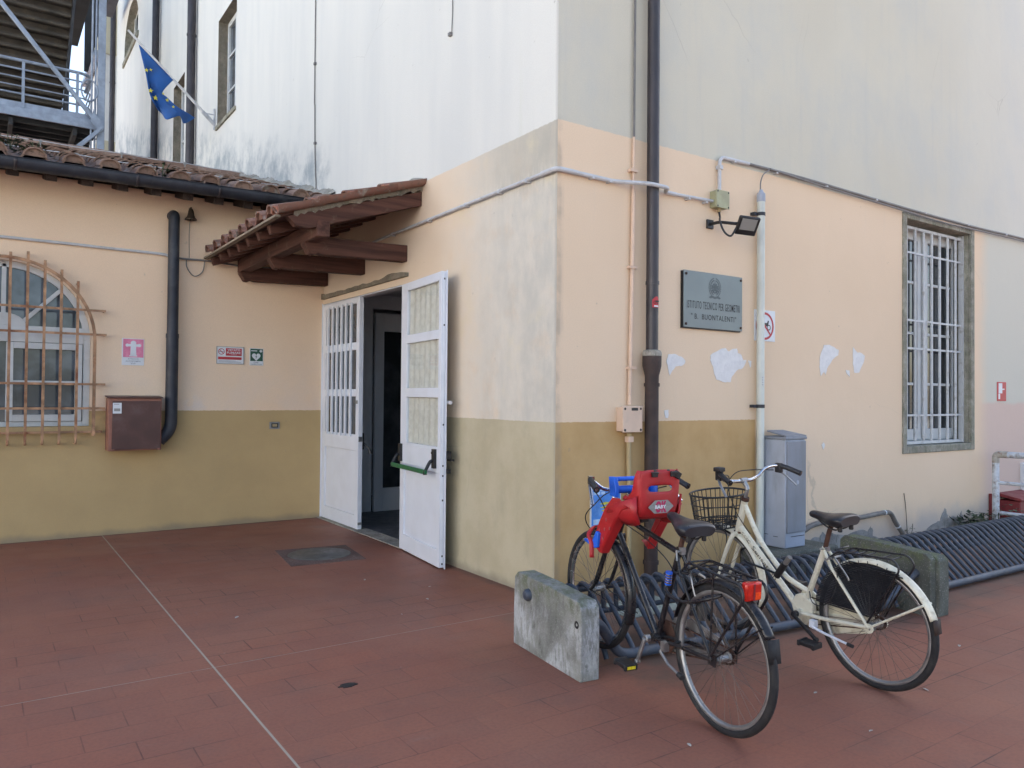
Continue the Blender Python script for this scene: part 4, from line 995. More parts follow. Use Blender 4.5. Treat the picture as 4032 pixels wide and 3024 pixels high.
h.add([(hx + .026, yb, 2.083), (hx + .06, yb, 2.083), (hx + .06, yb, 2.11), (hx + .026, yb, 2.11)], [(0, 1, 2, 3)])
for s_ in (-1, 1): disc(h, hx + s_ * .062, 2.097, .018, yb - .0004)
h.build('pictogram', 'sign_white', t, smooth=0)
l = MB()
for tx, z, w in (('ATTACCO', 1.944, .11), ('AUTOPOMPA', 1.918, .155), ('VVF', 1.893, .05)): text_mesh(l, tx, (hx, XA - .005, z), XD, UD, w, .015, .001, weight=.01)
l.build('lettering', 'sign_grey', t, smooth=0)

t = thing('no_smoking_sign', 'white and red sign reading VIETATO FUMARE', 'sign', (-1.145, XA, 1.92))
MB().box(-1.300, -.990, XA - .008, XA, 1.923, 2.123).build('plate', 'sign_white', t, bevel=.002)
fr = MB(); 
for a in ((-1.303, -.987, 2.120, 2.127), (-1.303, -.987, 1.919, 1.926)): fr.box(a[0], a[1], XA - .012, XA - .002, a[2], a[3])
for a in ((-1.304, -1.297), (-.993, -.986)): fr.box(a[0], a[1], XA - .013, XA - .001, 1.919, 2.127)
fr.build('sign_frame', 'alu', t)
r_ = MB(); yb = XA - .0092
r_.add([(-1.198, yb, 2.018), (-1.012, yb, 2.018), (-1.012, yb, 2.108), (-1.198, yb, 2.108)], [(0, 1, 2, 3)])
r_.add([(-1.286, yb, 1.972), (-1.012, yb, 1.972), (-1.012, yb, 2.004), (-1.286, yb, 2.004)], [(0, 1, 2, 3)])
ringz(r_, -1.248, 2.066, .029, .037, yb, 28); r_.add([(-1.274, yb - .0006, 2.086), (-1.268, yb - .0006, 2.092), (-1.222, yb - .0006, 2.046), (-1.228, yb - .0006, 2.040)], [(0, 1, 2, 3)])
r_.build('red_field', 'sign_red', t, smooth=0)
l = MB(); text_mesh(l, 'VIETATO', (-1.105, yb, 2.088), XD, UD, .15, .024, .001, weight=.02); text_mesh(l, 'FUMARE', (-1.105, yb, 2.055), XD, UD, .16, .026, .001, weight=.02)
l.box(-1.14, -1.07, yb - .001, yb - .0005, 2.030, 2.033); l.build('lettering', 'sign_white', t, smooth=0)
l = MB(); l.box(-1.275, -1.222, yb - .0004, yb, 2.061, 2.069)
for z in (1.958, 1.948, 1.938): l.box(-1.28, -1.02 - (z - 1.938) * 3, yb - .0004, yb, z - .0018, z + .0018)
l.build('small_print', 'sign_grey', t, smooth=0)

t = thing('defibrillator_sign', 'green sign with a white heart reading DAE', 'sign', (-.83, XA, 1.91))
MB().box(-.917, -.750, XA - .005, XA, 1.912, 2.120).build('plate', 'sign_white', t, bevel=.002); yb = XA - .006
MB().add([(-.909, yb, 1.965), (-.758, yb, 1.965), (-.758, yb, 2.113), (-.909, yb, 2.113)], [(0, 1, 2, 3)]).build('green_field', 'sign_green', t, smooth=0)
h = MB(); yb -= .001
hp = [(-.8385 + .0035 * 16 * sin(a) ** 3 * .92, yb, 2.018 + .0033 * (13 * cos(a) - 5 * cos(2 * a) - 2 * cos(3 * a) - cos(4 * a))) for a in [2 * pi * i / 40 for i in range(40)]]
h.add(hp, [tuple(t_) for t_ in tessellate_polygon([[V(p) for p in hp]])])
h.box(-.900, -.828, yb - .0004, yb, 2.084, 2.094); h.box(-.80, -.765, yb - .0004, yb, 2.082, 2.094); h.box(-.789, -.776, yb - .0006, yb, 2.071, 2.105)
h.build('pictogram', 'sign_white', t, smooth=0)
h = MB(); h.add([(-.832, yb - .001, 2.048), (-.85, yb - .001, 2.012), (-.838, yb - .001, 2.014), (-.846, yb - .001, 1.985), (-.826, yb - .001, 2.022), (-.838, yb - .001, 2.020)], [(0, 1, 2, 3, 4, 5)]); h.build('lightning_mark', 'sign_green', t, smooth=0)
l = MB(); text_mesh(l, 'DAE', (-.838, XA - .005, 1.947), XD, UD, .055, .018, .001, weight=.015); text_mesh(l, 'DEFIBRILLATORE', (-.834, XA - .005, 1.924), XD, UD, .13, .011, .001, weight=.01); l.build('lettering', 'sign_grey', t, smooth=0)

t = thing('wall_socket', 'small grey framed socket on the ochre base left of the doors', 'socket', (-.6, XA, 1.13))
MB().box(-.665, -.540, XA - .014, XA, 1.135, 1.222).build('plate', 'alu', t, bevel=.004); MB().box(-.645, -.560, XA - .0155, XA - .013, 1.152, 1.205).build('inner_frame', 'ink', t); MB().box(-.632, -.573, XA - .019, XA - .014, 1.163, 1.195).build('button', 'beige_pipe', t, bevel=.002)

t = thing('hydrant_box', 'brown painted steel box on the wall with a paper label', 'cabinet', (-2.2, XA, .93))
bx0, bx1, bz0, bz1, by = -2.465, -1.935, .935, 1.505, XA - .245
b = MB(); b.box(bx0, bx1, by + .012, XA, bz0, bz1); b.build('box_body', 'box_edge', t, bevel=.006)
MB().box(bx0 + .035, bx1 - .012, by, by + .0115, bz0 + .012, bz1 - .03).build('box_door', 'box_brown', t, bevel=.004)
b = MB(); b.prism([(bx0 - .012, XA, bz1 + .018), (bx0 - .012, by - .012, bz1 + .002), (bx0 - .012, by - .012, bz1 + .012), (bx0 - .012, XA, bz1 + .03)], (bx1 - bx0 + .024, 0, 0)); b.build('box_lid', 'box_brown', t, bevel=.003)
lb = MB().box(bx0 + .04, bx0 + .125, by - .003, by - .0005, bz1 - .165, bz1 - .05).build('paper_label', 'sign_white', t)
l = MB(); l.box(bx0 + .052, bx0 + .10, by - .0042, by - .0032, bz1 - .068, bz1 - .062)
l.box(bx0 + .052, bx0 + .112, by - .0042, by - .0032, bz1 - .14, bz1 - .11); l.build('label_print', 'lens', lb)
b = MB(); b.box(bx1 - .04, bx1 - .015, by - .008, by, bz0 + .0, bz0 + .02); b.box(bx0 + .035, bx0 + .06, by - .008, by, bz0, bz0 + .02); b.islands('hinge', 'box_edge', t)

# ------------------------------------------------------------------ utility cabinet, plinth, hose
t = thing('utility_cabinet', 'tall grey fibreglass utility cabinet standing on a mossy plinth', 'cabinet', (2.56, -.15, .2))
cx0, cx1, cy = 2.405, 2.700, -.285
MB().box(cx0, cx1, cy, -.012, .205, 1.19).build('cabinet_body', 'cab', t, bevel=.010)
MB().box(cx0 - .01, cx1 + .01, cy - .012, -.008, 1.19, 1.215).build('cabinet_lid', 'cab_dark', t, bevel=.006)
MB().prism([(cx0 - .004, cy - .006, 1.2155), (cx1 + .004, cy - .006, 1.2155), (cx1 - .03, -.06, 1.255), (cx0 + .03, -.06, 1.255)], (0, 0, .012)).build('cabinet_roof', 'cab_dark', t)
dr = MB().box(cx0 + .010, cx1 - .010, cy - .014, cy - .001, .345, 1.175).build('cabinet_door', 'cab_dark', t, bevel=.004)
l = MB(); l.lathe([(.0, -.004), (.02, -.004), (.02, 0)], (2.56, cy - .0145, .80), (0, 1, 0), 14); l.build('lock', 'cab', dr)
l = MB(); l.box(cx0 + .08, cx1 - .02, cy - .0035, cy + .0, .305, .310); l.box(cx0 - .0015, cx0 + .002, cy + .08, cy + .13, .30, .305); l.box(cx0 - .0015, cx0 + .002, -.10, -.06, .31, .315); l.islands('vent_slot', 'ink', t)
p = MB().box(2.12, 3.02, -.42, -.004, 0, .203); po = p.build('plinth', 'conc_dark', bevel=.02); tag(po, 'low mossy concrete plinth under the grey cabinet', 'plinth')
t = thing('cable_hose', 'grey corrugated hose rising and falling along the foot of the wall', 'hose', (3.7, -.04, 0))
hp = smoothpath([(2.98, -.05, .27), (3.2, -.045, .325), (3.6, -.045, .335), (4.0, -.045, .33), (4.42, -.045, .345), (4.56, -.045, .325), (4.66, -.045, .22), (4.8, -.05, .08), (4.86, -.05, .0)], 10)
MB().tube(hp, [.024 + .002 * (i % 2) for i in range(len(hp))], 10).build('hose', 'hose', t)
c = MB()
for x, z in ((3.55, .336), (4.44, .344), (4.70, .175)): c.lathe([(.026, -.008), (.029, -.008), (.029, .008), (.026, .008)], (x, -.045, z), (1, 0, 0) if z > .3 else (.6, 0, -.8), 12)
c.islands('hose_tie', 'sign_white', t)

# ------------------------------------------------------------------ torn posters
GPp = 'scraps of torn white paper left on the plaque wall'
def scrap(label, poly):
    pts = []; random.seed(int(poly[0][0] * 1000))
    for i in range(len(poly)):
        a, b = poly[i], poly[(i + 1) % len(poly)]
        for k in range(4):
            q = k / 4; pts.append((a[0] + (b[0] - a[0]) * q + random.uniform(-.004, .004), -.0015, a[1] + (b[1] - a[1]) * q + random.uniform(-.004, .004)))
    o = MB().prism(pts, (0, -.0025, 0)).build('torn_paper', 'paper', smooth=0); tag(o, label, 'paper', GPp)
scrap('torn white paper with a downward tail just right of the drainpipe', [(1.177, 1.872), (1.204, 1.935), (1.287, 1.934), (1.371, 1.906), (1.407, 1.879), (1.377, 1.839), (1.282, 1.828), (1.216, 1.748), (1.194, 1.814)])
scrap('largest torn white paper patch below the plaque', [(1.719, 1.894), (1.725, 1.947), (1.84, 1.996), (1.919, 2.016), (1.963, 1.985), (2.025, 2.012), (2.076, 2.015), (2.089, 1.977), (2.14, 1.958), (2.166, 1.913), (2.211, 1.91), (2.16, 1.837), (2.09, 1.822), (2.033, 1.779), (2.002, 1.749), (1.996, 1.707), (1.897, 1.706), (1.86, 1.713), (1.805, 1.725), (1.768, 1.789), (1.756, 1.838)])
scrap('tall torn white paper halfway between the vertical conduit and the barred window', [(3.339, 1.985), (3.408, 2.103), (3.502, 2.112), (3.661, 2.067), (3.653, 2.015), (3.55, 1.964), (3.456, 1.868), (3.44, 1.807), (3.409, 1.834), (3.355, 1.796), (3.332, 1.883)])
scrap('pointed torn white paper nearest the barred window', [(3.915, 1.929), (3.915, 2.111), (3.991, 2.057), (4.075, 2.05), (4.135, 2.023), (4.11, 1.954), (4.025, 1.845), (3.941, 1.833)])
scrap('small torn paper corner left below the pointed scrap', [(3.783, 1.863), (3.849, 1.864), (3.853, 1.793), (3.792, 1.839)])
scrap('tiny torn paper strip between the largest scrap and the vertical conduit', [(2.237, 1.911), (2.28, 1.908), (2.276, 1.849), (2.257, 1.852)])
scrap('tiny paper scrap at the paint line right of the drainpipe', [(1.155, 1.451), (1.206, 1.456), (1.199, 1.389), (1.163, 1.389)])
scrap('tiny paper dot above the right half of the grey cabinet', [(3.37, 1.10), (3.40, 1.125), (3.425, 1.10), (3.40, 1.055)])
t = thing('poster', 'pale blue poster at the foot of the wall behind the child seat', 'poster', (.5, 0, .5))
MB().box(.345, .66, -.012, 0, .49, .842).build('poster_board', 'sign_white', t)
MB().add([(.352, -.0132, .497), (.653, -.0132, .497), (.653, -.0132, .838), (.352, -.0132, .838)], [(0, 1, 2, 3)]).build('poster_print', 'poster_blue', t, smooth=0)
l = MB()
for a in ((.37, .40, .792, .815), (.41, .44, .792, .815), (.45, .49, .792, .815), (.37, .46, .56, .60), (.48, .60, .575, .61), (.36, .44, .51, .55), (.46, .62, .53, .56), (.37, .5, .82, .828)): l.box(a[0], a[1], -.0142, -.0136, a[2], a[3])
l.build('poster_blocks', 'poster_pale', t, smooth=0)
l = MB()
for x0, x1, z in ((.43, .56, .72), (.44, .55, .69), (.45, .53, .665)): l.prism([(x0, -.0137, z), ((x0 + x1) / 2, -.0137, z - .012), (x1, -.0137, z + .004), ((x0 + x1) / 2, -.0137, z + .012)], (0, -.0006, 0))
l.build('poster_drawing', 'poster_yellow', t, smooth=0)

# ------------------------------------------------------------------ right-hand edge
t = thing('alarm_sign', 'small red sign with a white pictogram right of the barred window', 'sign', (7.23, 0, 1.55))
MB().box(7.115, 7.36, -.006, 0, 1.555, 1.80).build('plate', 'sign_red', t, bevel=.002)
l = MB(); l.box(7.15, 7.25, -.0072, -.0064, 1.655, 1.785); l.box(7.25, 7.31, -.0072, -.0064, 1.70, 1.715); l.box(7.145, 7.19, -.0072, -.0064, 1.58, 1.65); l.build('pictogram', 'sign_white', t)
t = thing('railing', 'flaking white and blue tubular railing with a rusty elbow', 'railing', (6.9, -.3, 0))
rxp = 6.66; ry = -.185
MB().tube([(rxp, ry, 0), (rxp, ry, .87)], .040, 14).build('railing_post', 'rail', t)
MB().tube(rounded([(rxp, ry, .80), (rxp, ry, .905), (rxp, ry - .14, .905)], .075, 7), .041, 14).build('railing_elbow', mat('rusted_elbow', (.42, .40, .36), .8, .1, .2, 20, (.20, .075, .03), .95, 16), t)
for z, r in ((.905, .038), (.56, .022), (.195, .022)): MB().tube([(rxp, ry - (.12 if z > .8 else .03), z), (rxp, -3.0, z)], r, 12).build('railing_rail', 'rail', t)
MB().tube([(rxp, -2.96, 0), (rxp, -2.96, .89)], .040, 14).build('railing_post', 'rail', t)
t = thing('red_box', 'dark red lidded plastic box against the wall behind the railing', 'box', (7.4, -.1, 0))
MB().box(7.12, 8.0, -.27, -.01, .0, .30).build('box_body', 'red_box', t, bevel=.012); MB().prism([(7.10, -.29, .302), (7.10, -.0, .35), (7.10, -.0, .39), (7.10, -.29, .335)], (.92, 0, 0)).build('box_lid', 'red_box', t, bevel=.008)
MB().box(7.42, 7.56, -.31, -.29, .275, .30).build('handle', 'sign_white', t, bevel=.004)
o = MB().box(6.885, 6.915, -.05, -.004, 0, .39).build('red_post', 'red_box', bevel=.004); tag(o, 'thin dark red board standing against the wall left of the red box', 'board')
t = thing('hose_cabinet', 'bright red cabinet on the wall at the right edge', 'cabinet', (8.0, 0, .37)); MB().box(7.76, 8.3, -.05, 0, .37, .74).build('cabinet_body', 'sign_white', t, bevel=.004); MB().box(7.775, 8.285, -.056, -.0505, .385, .73).build('cabinet_door', 'sign_red', t)

def leaves(mb, rnd, c, rx_, ry_, rz_, n, size, up=.5):
    for _ in range(n):
        a = rnd.uniform(0, 2 * pi); q = rnd.random() ** .5; zz = rnd.random()
        p = V((c[0] + rx_ * q * cos(a) * (1 - .35 * zz), c[1] + ry_ * q * sin(a), c[2] + rz_ * zz * (1 - .4 * q)))
        d = V((cos(a) + rnd.uniform(-.5, .5), sin(a) - .4 + rnd.uniform(-.5, .5), rnd.uniform(-.3, up))).normalized(); s_ = size * rnd.uniform(.6, 1.25)
        w = d.cross(V((0, 0, 1)))
        w = w.normalized() if w.length > .1 else V((1, 0, 0)); nn_ = w.cross(d)
        mb.add([p, p + d * s_ * .35 + w * s_ * .42 + nn_ * .1 * s_, p + d * s_ * .6 + w * s_ * .25, p + d * s_, p + d * s_ * .6 - w * s_ * .25, p + d * s_ * .35 - w * s_ * .42 + nn_ * .1 * s_], [(0, 1, 2, 3), (0, 3, 4, 5)])
rnd = random.Random(5)
t = thing('ivy_plant', 'dark green leafy plant at the foot of the wall behind the bicycle rack', 'plant', (6.2, -.15, 0))
l = MB()
for c, a in (((6.12, -.17, .04), 90), ((6.40, -.15, .03), 60), ((6.62, -.25, .05), 40), ((5.95, -.15, 0), 26), ((6.85, -.27, .10), 24)): leaves(l, rnd, c, .19, .12, .22, a, .075)
l.build('leaves', 'leaf', t, smooth=0)
s = MB()
for c in ((6.12, -.15), (6.4, -.13), (6.62, -.2)): s.tube(smoothpath([(c[0], c[1], 0), (c[0] + .03, c[1] - .02, .1), (c[0] - .02, c[1] - .04, .2)], 3), .006, 5)
s.build('stems', 'leaf2', t)
t = thing('weed', 'thin dry weed growing up a crack in the plaque wall', 'plant', (4.9, -.02, 0))
l = MB(); leaves(l, rnd, (4.95, -.05, .02), .07, .04, .17, 45, .03); l.build('leaves', 'leaf2', t, smooth=0)
s = MB().tube(smoothpath([(4.95, -.02, 0), (4.94, -.015, .2), (4.93, -.008, .38), (4.90, -.006, .52)], 4), .0035, 5); s.tube(smoothpath([(4.95, -.03, 0), (4.99, -.05, .1), (5.0, -.05, .18)], 3), .003, 5); s.build('stems', 'iron', t)
GR = 'weeds growing among the tiles of the low roof'
for c, n, lab in (((-3.40, 4.42, 3.96), 90, 'largest weed tuft on the tiles above the gutter at the left'), ((-3.2, 4.36, 3.90), 50, 'low weed on the tiles just right of the largest tuft'), ((-2.02, 4.35, 3.90), 26, 'small green weed on the tiles near the gutter middle')):
    t = thing('roof_weed', lab, 'plant', c, group=GR); l = MB(); leaves(l, rnd, c, .17, .10, .17, n, .045); l.build('leaves', 'leaf', t, smooth=0)
    s = MB()
    for k in range(4): s.tube([c, (c[0] + rnd.uniform(-.08, .08), c[1] + rnd.uniform(-.04, .04), c[2] + .15)], .004, 4)
    s.build('stems', 'leaf2', t)

# ------------------------------------------------------------------ ground details
t = thing('manhole_cover', 'round iron manhole cover in a square grey patch near the doors', 'manhole cover', (-.84, 2.63, 0))
a = radians(-6); cs, sn = cos(a), sin(a)
def rp(dx, dy): return (-.845 + dx * cs - dy * sn, 2.635 + dx * sn + dy * cs)
q = [rp(*p) for p in ((-.37, -.40), (.34, -.38), (.36, .38), (-.35, .40))]
MB().prism([(x, y, -.02) for x, y in q], (0, 0, .0235)).build('manhole_surround', 'manhole_rim', t)
m = MB().lathe([(0, .010), (.06, .0105), (.065, .008), (.15, .0095), (.155, .007), (.235, .009), (.24, .007), (.285, .010), (.30, .008), (.302, .0046)], (-.845, 2.66, 0), (0, 0, 1), 48); m.build('manhole_lid', 'manhole', t, smooth=50)
o = MB().prism([(.20, -.62, -.01), (.78, -.64, -.01), (.80, -.24, -.01), (.22, -.22, -.01)], (0, 0, .016)).build('drain_cover', 'drain', bevel=.003); tag(o, 'pale green concrete drain cover on the paving behind the black bicycle', 'drain cover')
GL = 'dry fallen leaves on the paving'
rnd = random.Random(21); lp = MB()
lp.add([(-.03, 0, .004), (-.01, .012, .009), (.02, .01, .011), (.034, 0, .005), (.015, -.012, .008), (-.015, -.011, .006)], [(0, 1, 2), (0, 2, 5), (2, 4, 5), (2, 3, 4)])
proto = lp.build('fallen_leaf', 'dry', smooth=0); proto.location = (0, 0, 0)
spots = [(-.95, -2.23), (.62, -2.47), (-.12, -2.60), (.08, -2.17), (1.55, -2.2), (-1.1, .35), (-.75, .62), (-.55, .95), (-2.1, .9), (-.9, 1.45)]
for i, (x, y) in enumerate(spots):
    o = proto if i == 0 else proto.copy()
    if i: COL.objects.link(o)
    o.location = (x, y, .001); o.rotation_euler = (rnd.uniform(-.2, .2) * 0, 0, rnd.uniform(0, 6.28)); k = rnd.uniform(.35, .75); o.scale = (k, k, k)
    tag(o, 'small dry pale leaf fleck lying on the red paving', 'leaf', GL)
o = MB().prism([(-1.95 + .045 * cos(2 * pi * i / 14) * (1 + .3 * sin(3 * i)), -.72 + .03 * sin(2 * pi * i / 14), -.002) for i in range(14)], (0, 0, .006)).build('tar_spot', 'ink', smooth=0); tag(o, 'small dark tar spot on the paving right of the pale inlaid strip', 'spot')

# ------------------------------------------------------------------ flag
t = thing('flag', 'blue european flag with yellow stars hanging from a white pole', 'flag', (0, 10.65, 6.66))
yf = 10.65
MB().tube([(-.015, yf, 6.69), (-1.523, yf, 8.077)], [.028, .020], 10).build('flagpole', 'flagpole', t)
b = MB(); b.tube([(-.02, yf, 6.58), (-.02, yf, 6.98)], .018, 8); b.tube([(-.02, yf, 6.87), (-.22, yf, 6.86)], .012, 8); b.tube([(-.01, yf, 6.68), (-.23, yf, 6.885)], .036, 10); b.build('flag_bracket', 'grey_pvc', t)
hoist = [V((-1.348, 0, 7.862)), V((-.76, 0, 7.352))]
eL = smoothpath([(-1.348, 0, 7.862), (-1.245, 0, 7.394), (-1.176, 0, 7.034), (-1.119, 0, 6.812)], 8)
eR = smoothpath([(-.76, 0, 7.352), (-.933, 0, 7.096), (-.86, 0, 7.012), (-.681, 0, 6.884), (-.432, 0, 6.812), (-.324, 0, 6.80)], 8)
eB = smoothpath([(-1.119, 0, 6.812), (-1.031, 0, 6.772), (-.93, 0, 6.70), (-.865, 0, 6.57), (-.656, 0, 6.674), (-.548, 0, 6.612), (-.324, 0, 6.80)], 8)
def samp(c, t_):
    f_ = t_ * (len(c) - 1); i = min(len(c) - 2, int(f_)); return c[i].lerp(c[i + 1], f_ - i)
def fpt(u_, v_):
    p = samp(eL, v_) * (1 - u_) + samp(eR, v_) * u_ + (hoist[0].lerp(hoist[1], u_)) * (1 - v_) + samp(eB, u_) * v_ - (hoist[0] * (1 - u_) * (1 - v_) + hoist[1] * u_ * (1 - v_) + eL[-1] * (1 - u_) * v_ + eR[-1] * u_ * v_)
    p.y = yf - .02 - .13 * v_ * sin(u_ * 9 + v_ * 2.2) - .06 * sin(v_ * 7 + u_ * 4) * v_
    return p
cl = MB().sheet([[fpt(i / 36, j / 40) for i in range(37)] for j in range(41)]).build('flag_cloth', 'flag_blue', t, smooth=180, solid=.004)
s = MB()
def stars(x, z, r):
    best = min(((fpt(i / 30, j / 30) - V((x, 0, z))) * V((1, 0, 1)) if False else ((fpt(i / 30, j / 30).x - x) ** 2 + (fpt(i / 30, j / 30).z - z) ** 2, fpt(i / 30, j / 30).y) for i in range(31) for j in range(31)))
    star(s, x, z, r, best[1] - .028, .42)
for x, z, r in ((-1.225, 7.395, .042), (-1.15, 7.045, .05), (-1.05, 6.957, .055), (-1.145, 7.44, .03), (-.865, 6.94, .04), (-.93, 7.05, .025), (-.78, 6.80, .03)): stars(x, z, r)
s.build('flag_stars', 'flag_star', cl, smooth=0)

# ------------------------------------------------------------------ fire escape and what is behind it
t = thing('fire_escape', 'blue grey steel fire escape with closed treads behind the low roof', 'fire escape', (-2.5, 15, 0))
MB().box(-1.535, -1.385, 14.93, 15.08, 0, 14).build('post', 'steel_blue', t, bevel=.01)
for x in (-1.65, -1.575): MB().tube([(x, 15.0, 7.0), (x, 15.0, 14)], .022, 8).build('post', 'steel_blue', t)
MB().box(-1.90, -1.78, 19.0, 19.12, 0, 14).build('post', 'steel_dark', t)
MB().box(-5.5, -1.54, 14.95, 15.0, 7.48, 7.67).build('platform_beam', 'steel_blue', t, bevel=.006)
MB().box(-5.5, -1.66, 15.0, 15.04, 7.67, 7.80).build('platform_edge', 'steel_blue', t)
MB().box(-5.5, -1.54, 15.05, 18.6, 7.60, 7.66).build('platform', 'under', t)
ub = MB()
for k in range(9): ub.box(-5.5, -1.54, 15.2 + k * .4, 15.26 + k * .4, 7.42, 7.598)
for x in (-4.4, -3.2, -2.0): ub.box(x, x + .08, 15.05, 18.6, 7.30, 7.46)
ub.build('platform_joists', 'under', t)
MB().beam((-4.7, 14.9, 11.4), (-1.45, 14.9, 7.50), .085, .085, (0, 1, 0)).build('brace', 'steel_blue', t, bevel=.01)
MB().beam((-1.43, 14.9, 7.53), (-1.95, 14.9, 6.97), .085, .085, (0, 1, 0)).build('brace', 'steel_blue', t, bevel=.01)
b = MB(); b.prism([(-1.62, 14.84, 7.9), (-1.42, 14.84, 7.55), (-1.50, 14.84, 7.42), (-1.68, 14.84, 7.62)], (0, .012, 0)); b.build('gusset_plate', 'steel_blue', t)
rl = MB()
for z, r in ((8.70, .036), (8.51, .02), (8.33, .016), (8.145, .016), (7.98, .022)): rl.tube([(-5.5, 15.0, z), (-1.92, 15.0, z)] + [(-1.92 + .26 * sin(a), 15.26 - .26 * cos(a), z) for a in [pi / 2 * i / 6 for i in range(1, 7)]] + [(-1.66, 16.2, z)], r, 8)
rl.tube([(-1.70 + .16 * cos(2 * pi * i / 24), 14.93, 8.33 + .24 * sin(2 * pi * i / 24)) for i in range(24)], .02, 8, closed=True)
for x in (-5.2, -4.1, -2.95, -1.93): rl.box(x - .028, x + .028, 14.975, 15.005, 7.68, 8.70)
rl.build('guard_rail', 'steel_blue', t)
tr = MB()
for k in range(17):
    y = 18.7 - .215 * k; z = 7.95 + .165 * k
    tr.box(-5.3, -2.02, y, y + .30, z - .03, z); tr.tube([(-5.3, y + .01, z - .035), (-2.02, y + .01, z - .035)], .05, 8); tr.box(-5.3, -2.02, y + .27, y + .30, z - .19, z)
tr.build('stair_treads', 'tread', t)
MB().beam((-1.985, 18.9, 7.8), (-1.985, 15.1, 10.75), .05, .26).build('stair_stringer', 'steel_dark', t)
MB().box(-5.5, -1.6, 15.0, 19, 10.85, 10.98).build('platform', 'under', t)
b = MB()
for k in range(8): b.box(-5.5, -1.6, 14.95, 15.0, 11.0 + k * .18, 11.04 + k * .18)
b.build('guard_rail', 'steel_blue', t)
b = MB(); b.box(-1.42, -1.0, 19.6, 19.66, 8.3, 8.33)
for z in (9.15, 8.9, 8.62): b.tube([(-1.42, 19.6, z), (-.98, 19.6, z)], .02, 6)
b.tube([(-1.0, 19.6, 7.9), (-1.0, 19.6, 9.15)], .028, 6); b.build('guard_rail', 'steel_dark', t)
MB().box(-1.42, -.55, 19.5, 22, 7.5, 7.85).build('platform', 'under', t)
MB().box(-1.40, -.30, 19.5, 23, 13.6, 13.9).build('platform', 'steel_dark', t)
MB().prism([(-.62, 19.4, 13.58), (-1.4, 19.4, 13.58), (-1.4, 19.4, 10.4), (-1.3, 19.4, 10.4)], (0, .1, 0)).build('stair_stringer', 'under', t)
t = thing('cream_building', 'cream rendered building seen in the gap behind the fire escape', 'building', (-1, 30, 0))
MB().box(-.45, 8, 25.0, 28.2, 0, 10.2).build('wall', 'cream_far', t); MB().box(-.45, 8, 25.0, 28.2, 13.2, 22).build('upper_wall', 'cream_far', t); MB().box(-.40, 8, 25.05, 28.2, 10.2, 13.2).build('wall', 'white_far', t)
MB().box(-.65, -.45, 24.9, 28.2, 13.0, 13.2).build('eave', 'steel_blue', t)
# ------------------------------------------------------------------ bicycle racks
def rack(label, org, heading, length, dy, n0, ends):
    mtx = Matrix.Translation(org) @ Matrix.Rotation(radians(heading), 4, 'Z')
    t = thing('bicycle_rack', label, 'bicycle rack', mtx=mtx, group='bicycle racks along the plaque wall')
    rnd = random.Random(int(length * 10))
    for (x0, x1, y0, y1, h) in ends:
        b = MB(); N = 10; rows = []
        # slab with a slightly uneven rounded outline
        prof = [(y0, 0), (y0 - .004, h * .5), (y0 + .0, h - .04), (y0 + .035, h - .008), ((y0 + y1) / 2, h + .012), (y1 - .05, h + .018), (y1 - .008, h - .02), (y1, h * .5), (y1, 0)]
        b.prism([(x0, y, z) for y, z in prof], (x1 - x0, 0, 0)); b.build('concrete_block', 'conc' if n0 == 0 and x0 < 1 else 'conc_dark', t, bevel=.012, smooth=0)
    yf_, yr_, zr_ = -.22 + dy, .205 + dy, .335
    xa_, xb_ = ends[0][1], ends[-1][0]
    MB().tube(rounded([(xa_ - .02, yf_ - .10, .30), (xa_ + .05, yf_ - .10, .28), (xa_ + .26, yf_, .045), (xb_ - .26, yf_, .045), (xb_ - .05, yf_ - .10, .28), (xb_ + .02, yf_ - .10, .30)], .09, 6), .030, 12).build('front_rail', 'rack_blue', t, smooth=60)
    MB().tube([(xa_ - .02, yr_ + .02, zr_), (xb_ + .02, yr_ + .02, zr_)], .024, 12).build('rear_rail', 'rack_blue', t)
    MB().tube([(xa_ - .02, yr_ + .03, .17), (xb_ + .02, yr_ + .03, .17)], .018, 10).build('rear_rail', 'rack_blue', t)
    if n0 == 0:
        MB().lathe([(.0, -.034), (.026, -.030), (.036, -.018), (.038, .0)], (ends[0][0], yr_ - .01, .345), (1, 0, 0), 18).build('end_cap', 'rack_blue', t)
        q = MB().lathe([(.0, .001), (.020, -.0012), (.022, -.0005)], (ends[0][0] + .0, yf_ - .13, .305), (1, 0, 0), 14); q.build('rail_socket', 'ink', t)
    path = rounded([(0, yf_, .035), (0, yf_ + .02, .075), (0, yr_ - .075, .372), (0, yr_ + .02, .375), (0, yr_ + .055, .30), (0, yr_ + .04, .16)], .055, 6)
    path = [p for p in path]
    first = None; n = int((xb_ - xa_ - .10) / .1)
    for k in range(n + 1):
        x = xa_ + .07 + k * (xb_ - xa_ - .14) / n
        if first is None: first = MB().tube(path, .0165, 10).build('hoop', 'rack_blue', t, smooth=60); o = first
        else: o = first.copy(); COL.objects.link(o); o.parent = t
        o.location = (x, 0, 0)
    return t
rack('blue grey steel bicycle rack holding both bicycles between concrete blocks', (-.833, -.989, 0), -6.8, 3.0, 0, 0, [(0, .122, -.393, .393, .44), (2.945, 3.065, -.43, .35, .455)])
rack('empty blue grey bicycle rack at the right beyond the cream bicycle', (2.085, -1.40, 0), -1.0, 3.2, .2, 1, [(.02, .15, -.40, .36, .44), (3.19, 3.32, -.38, .40, .45)])

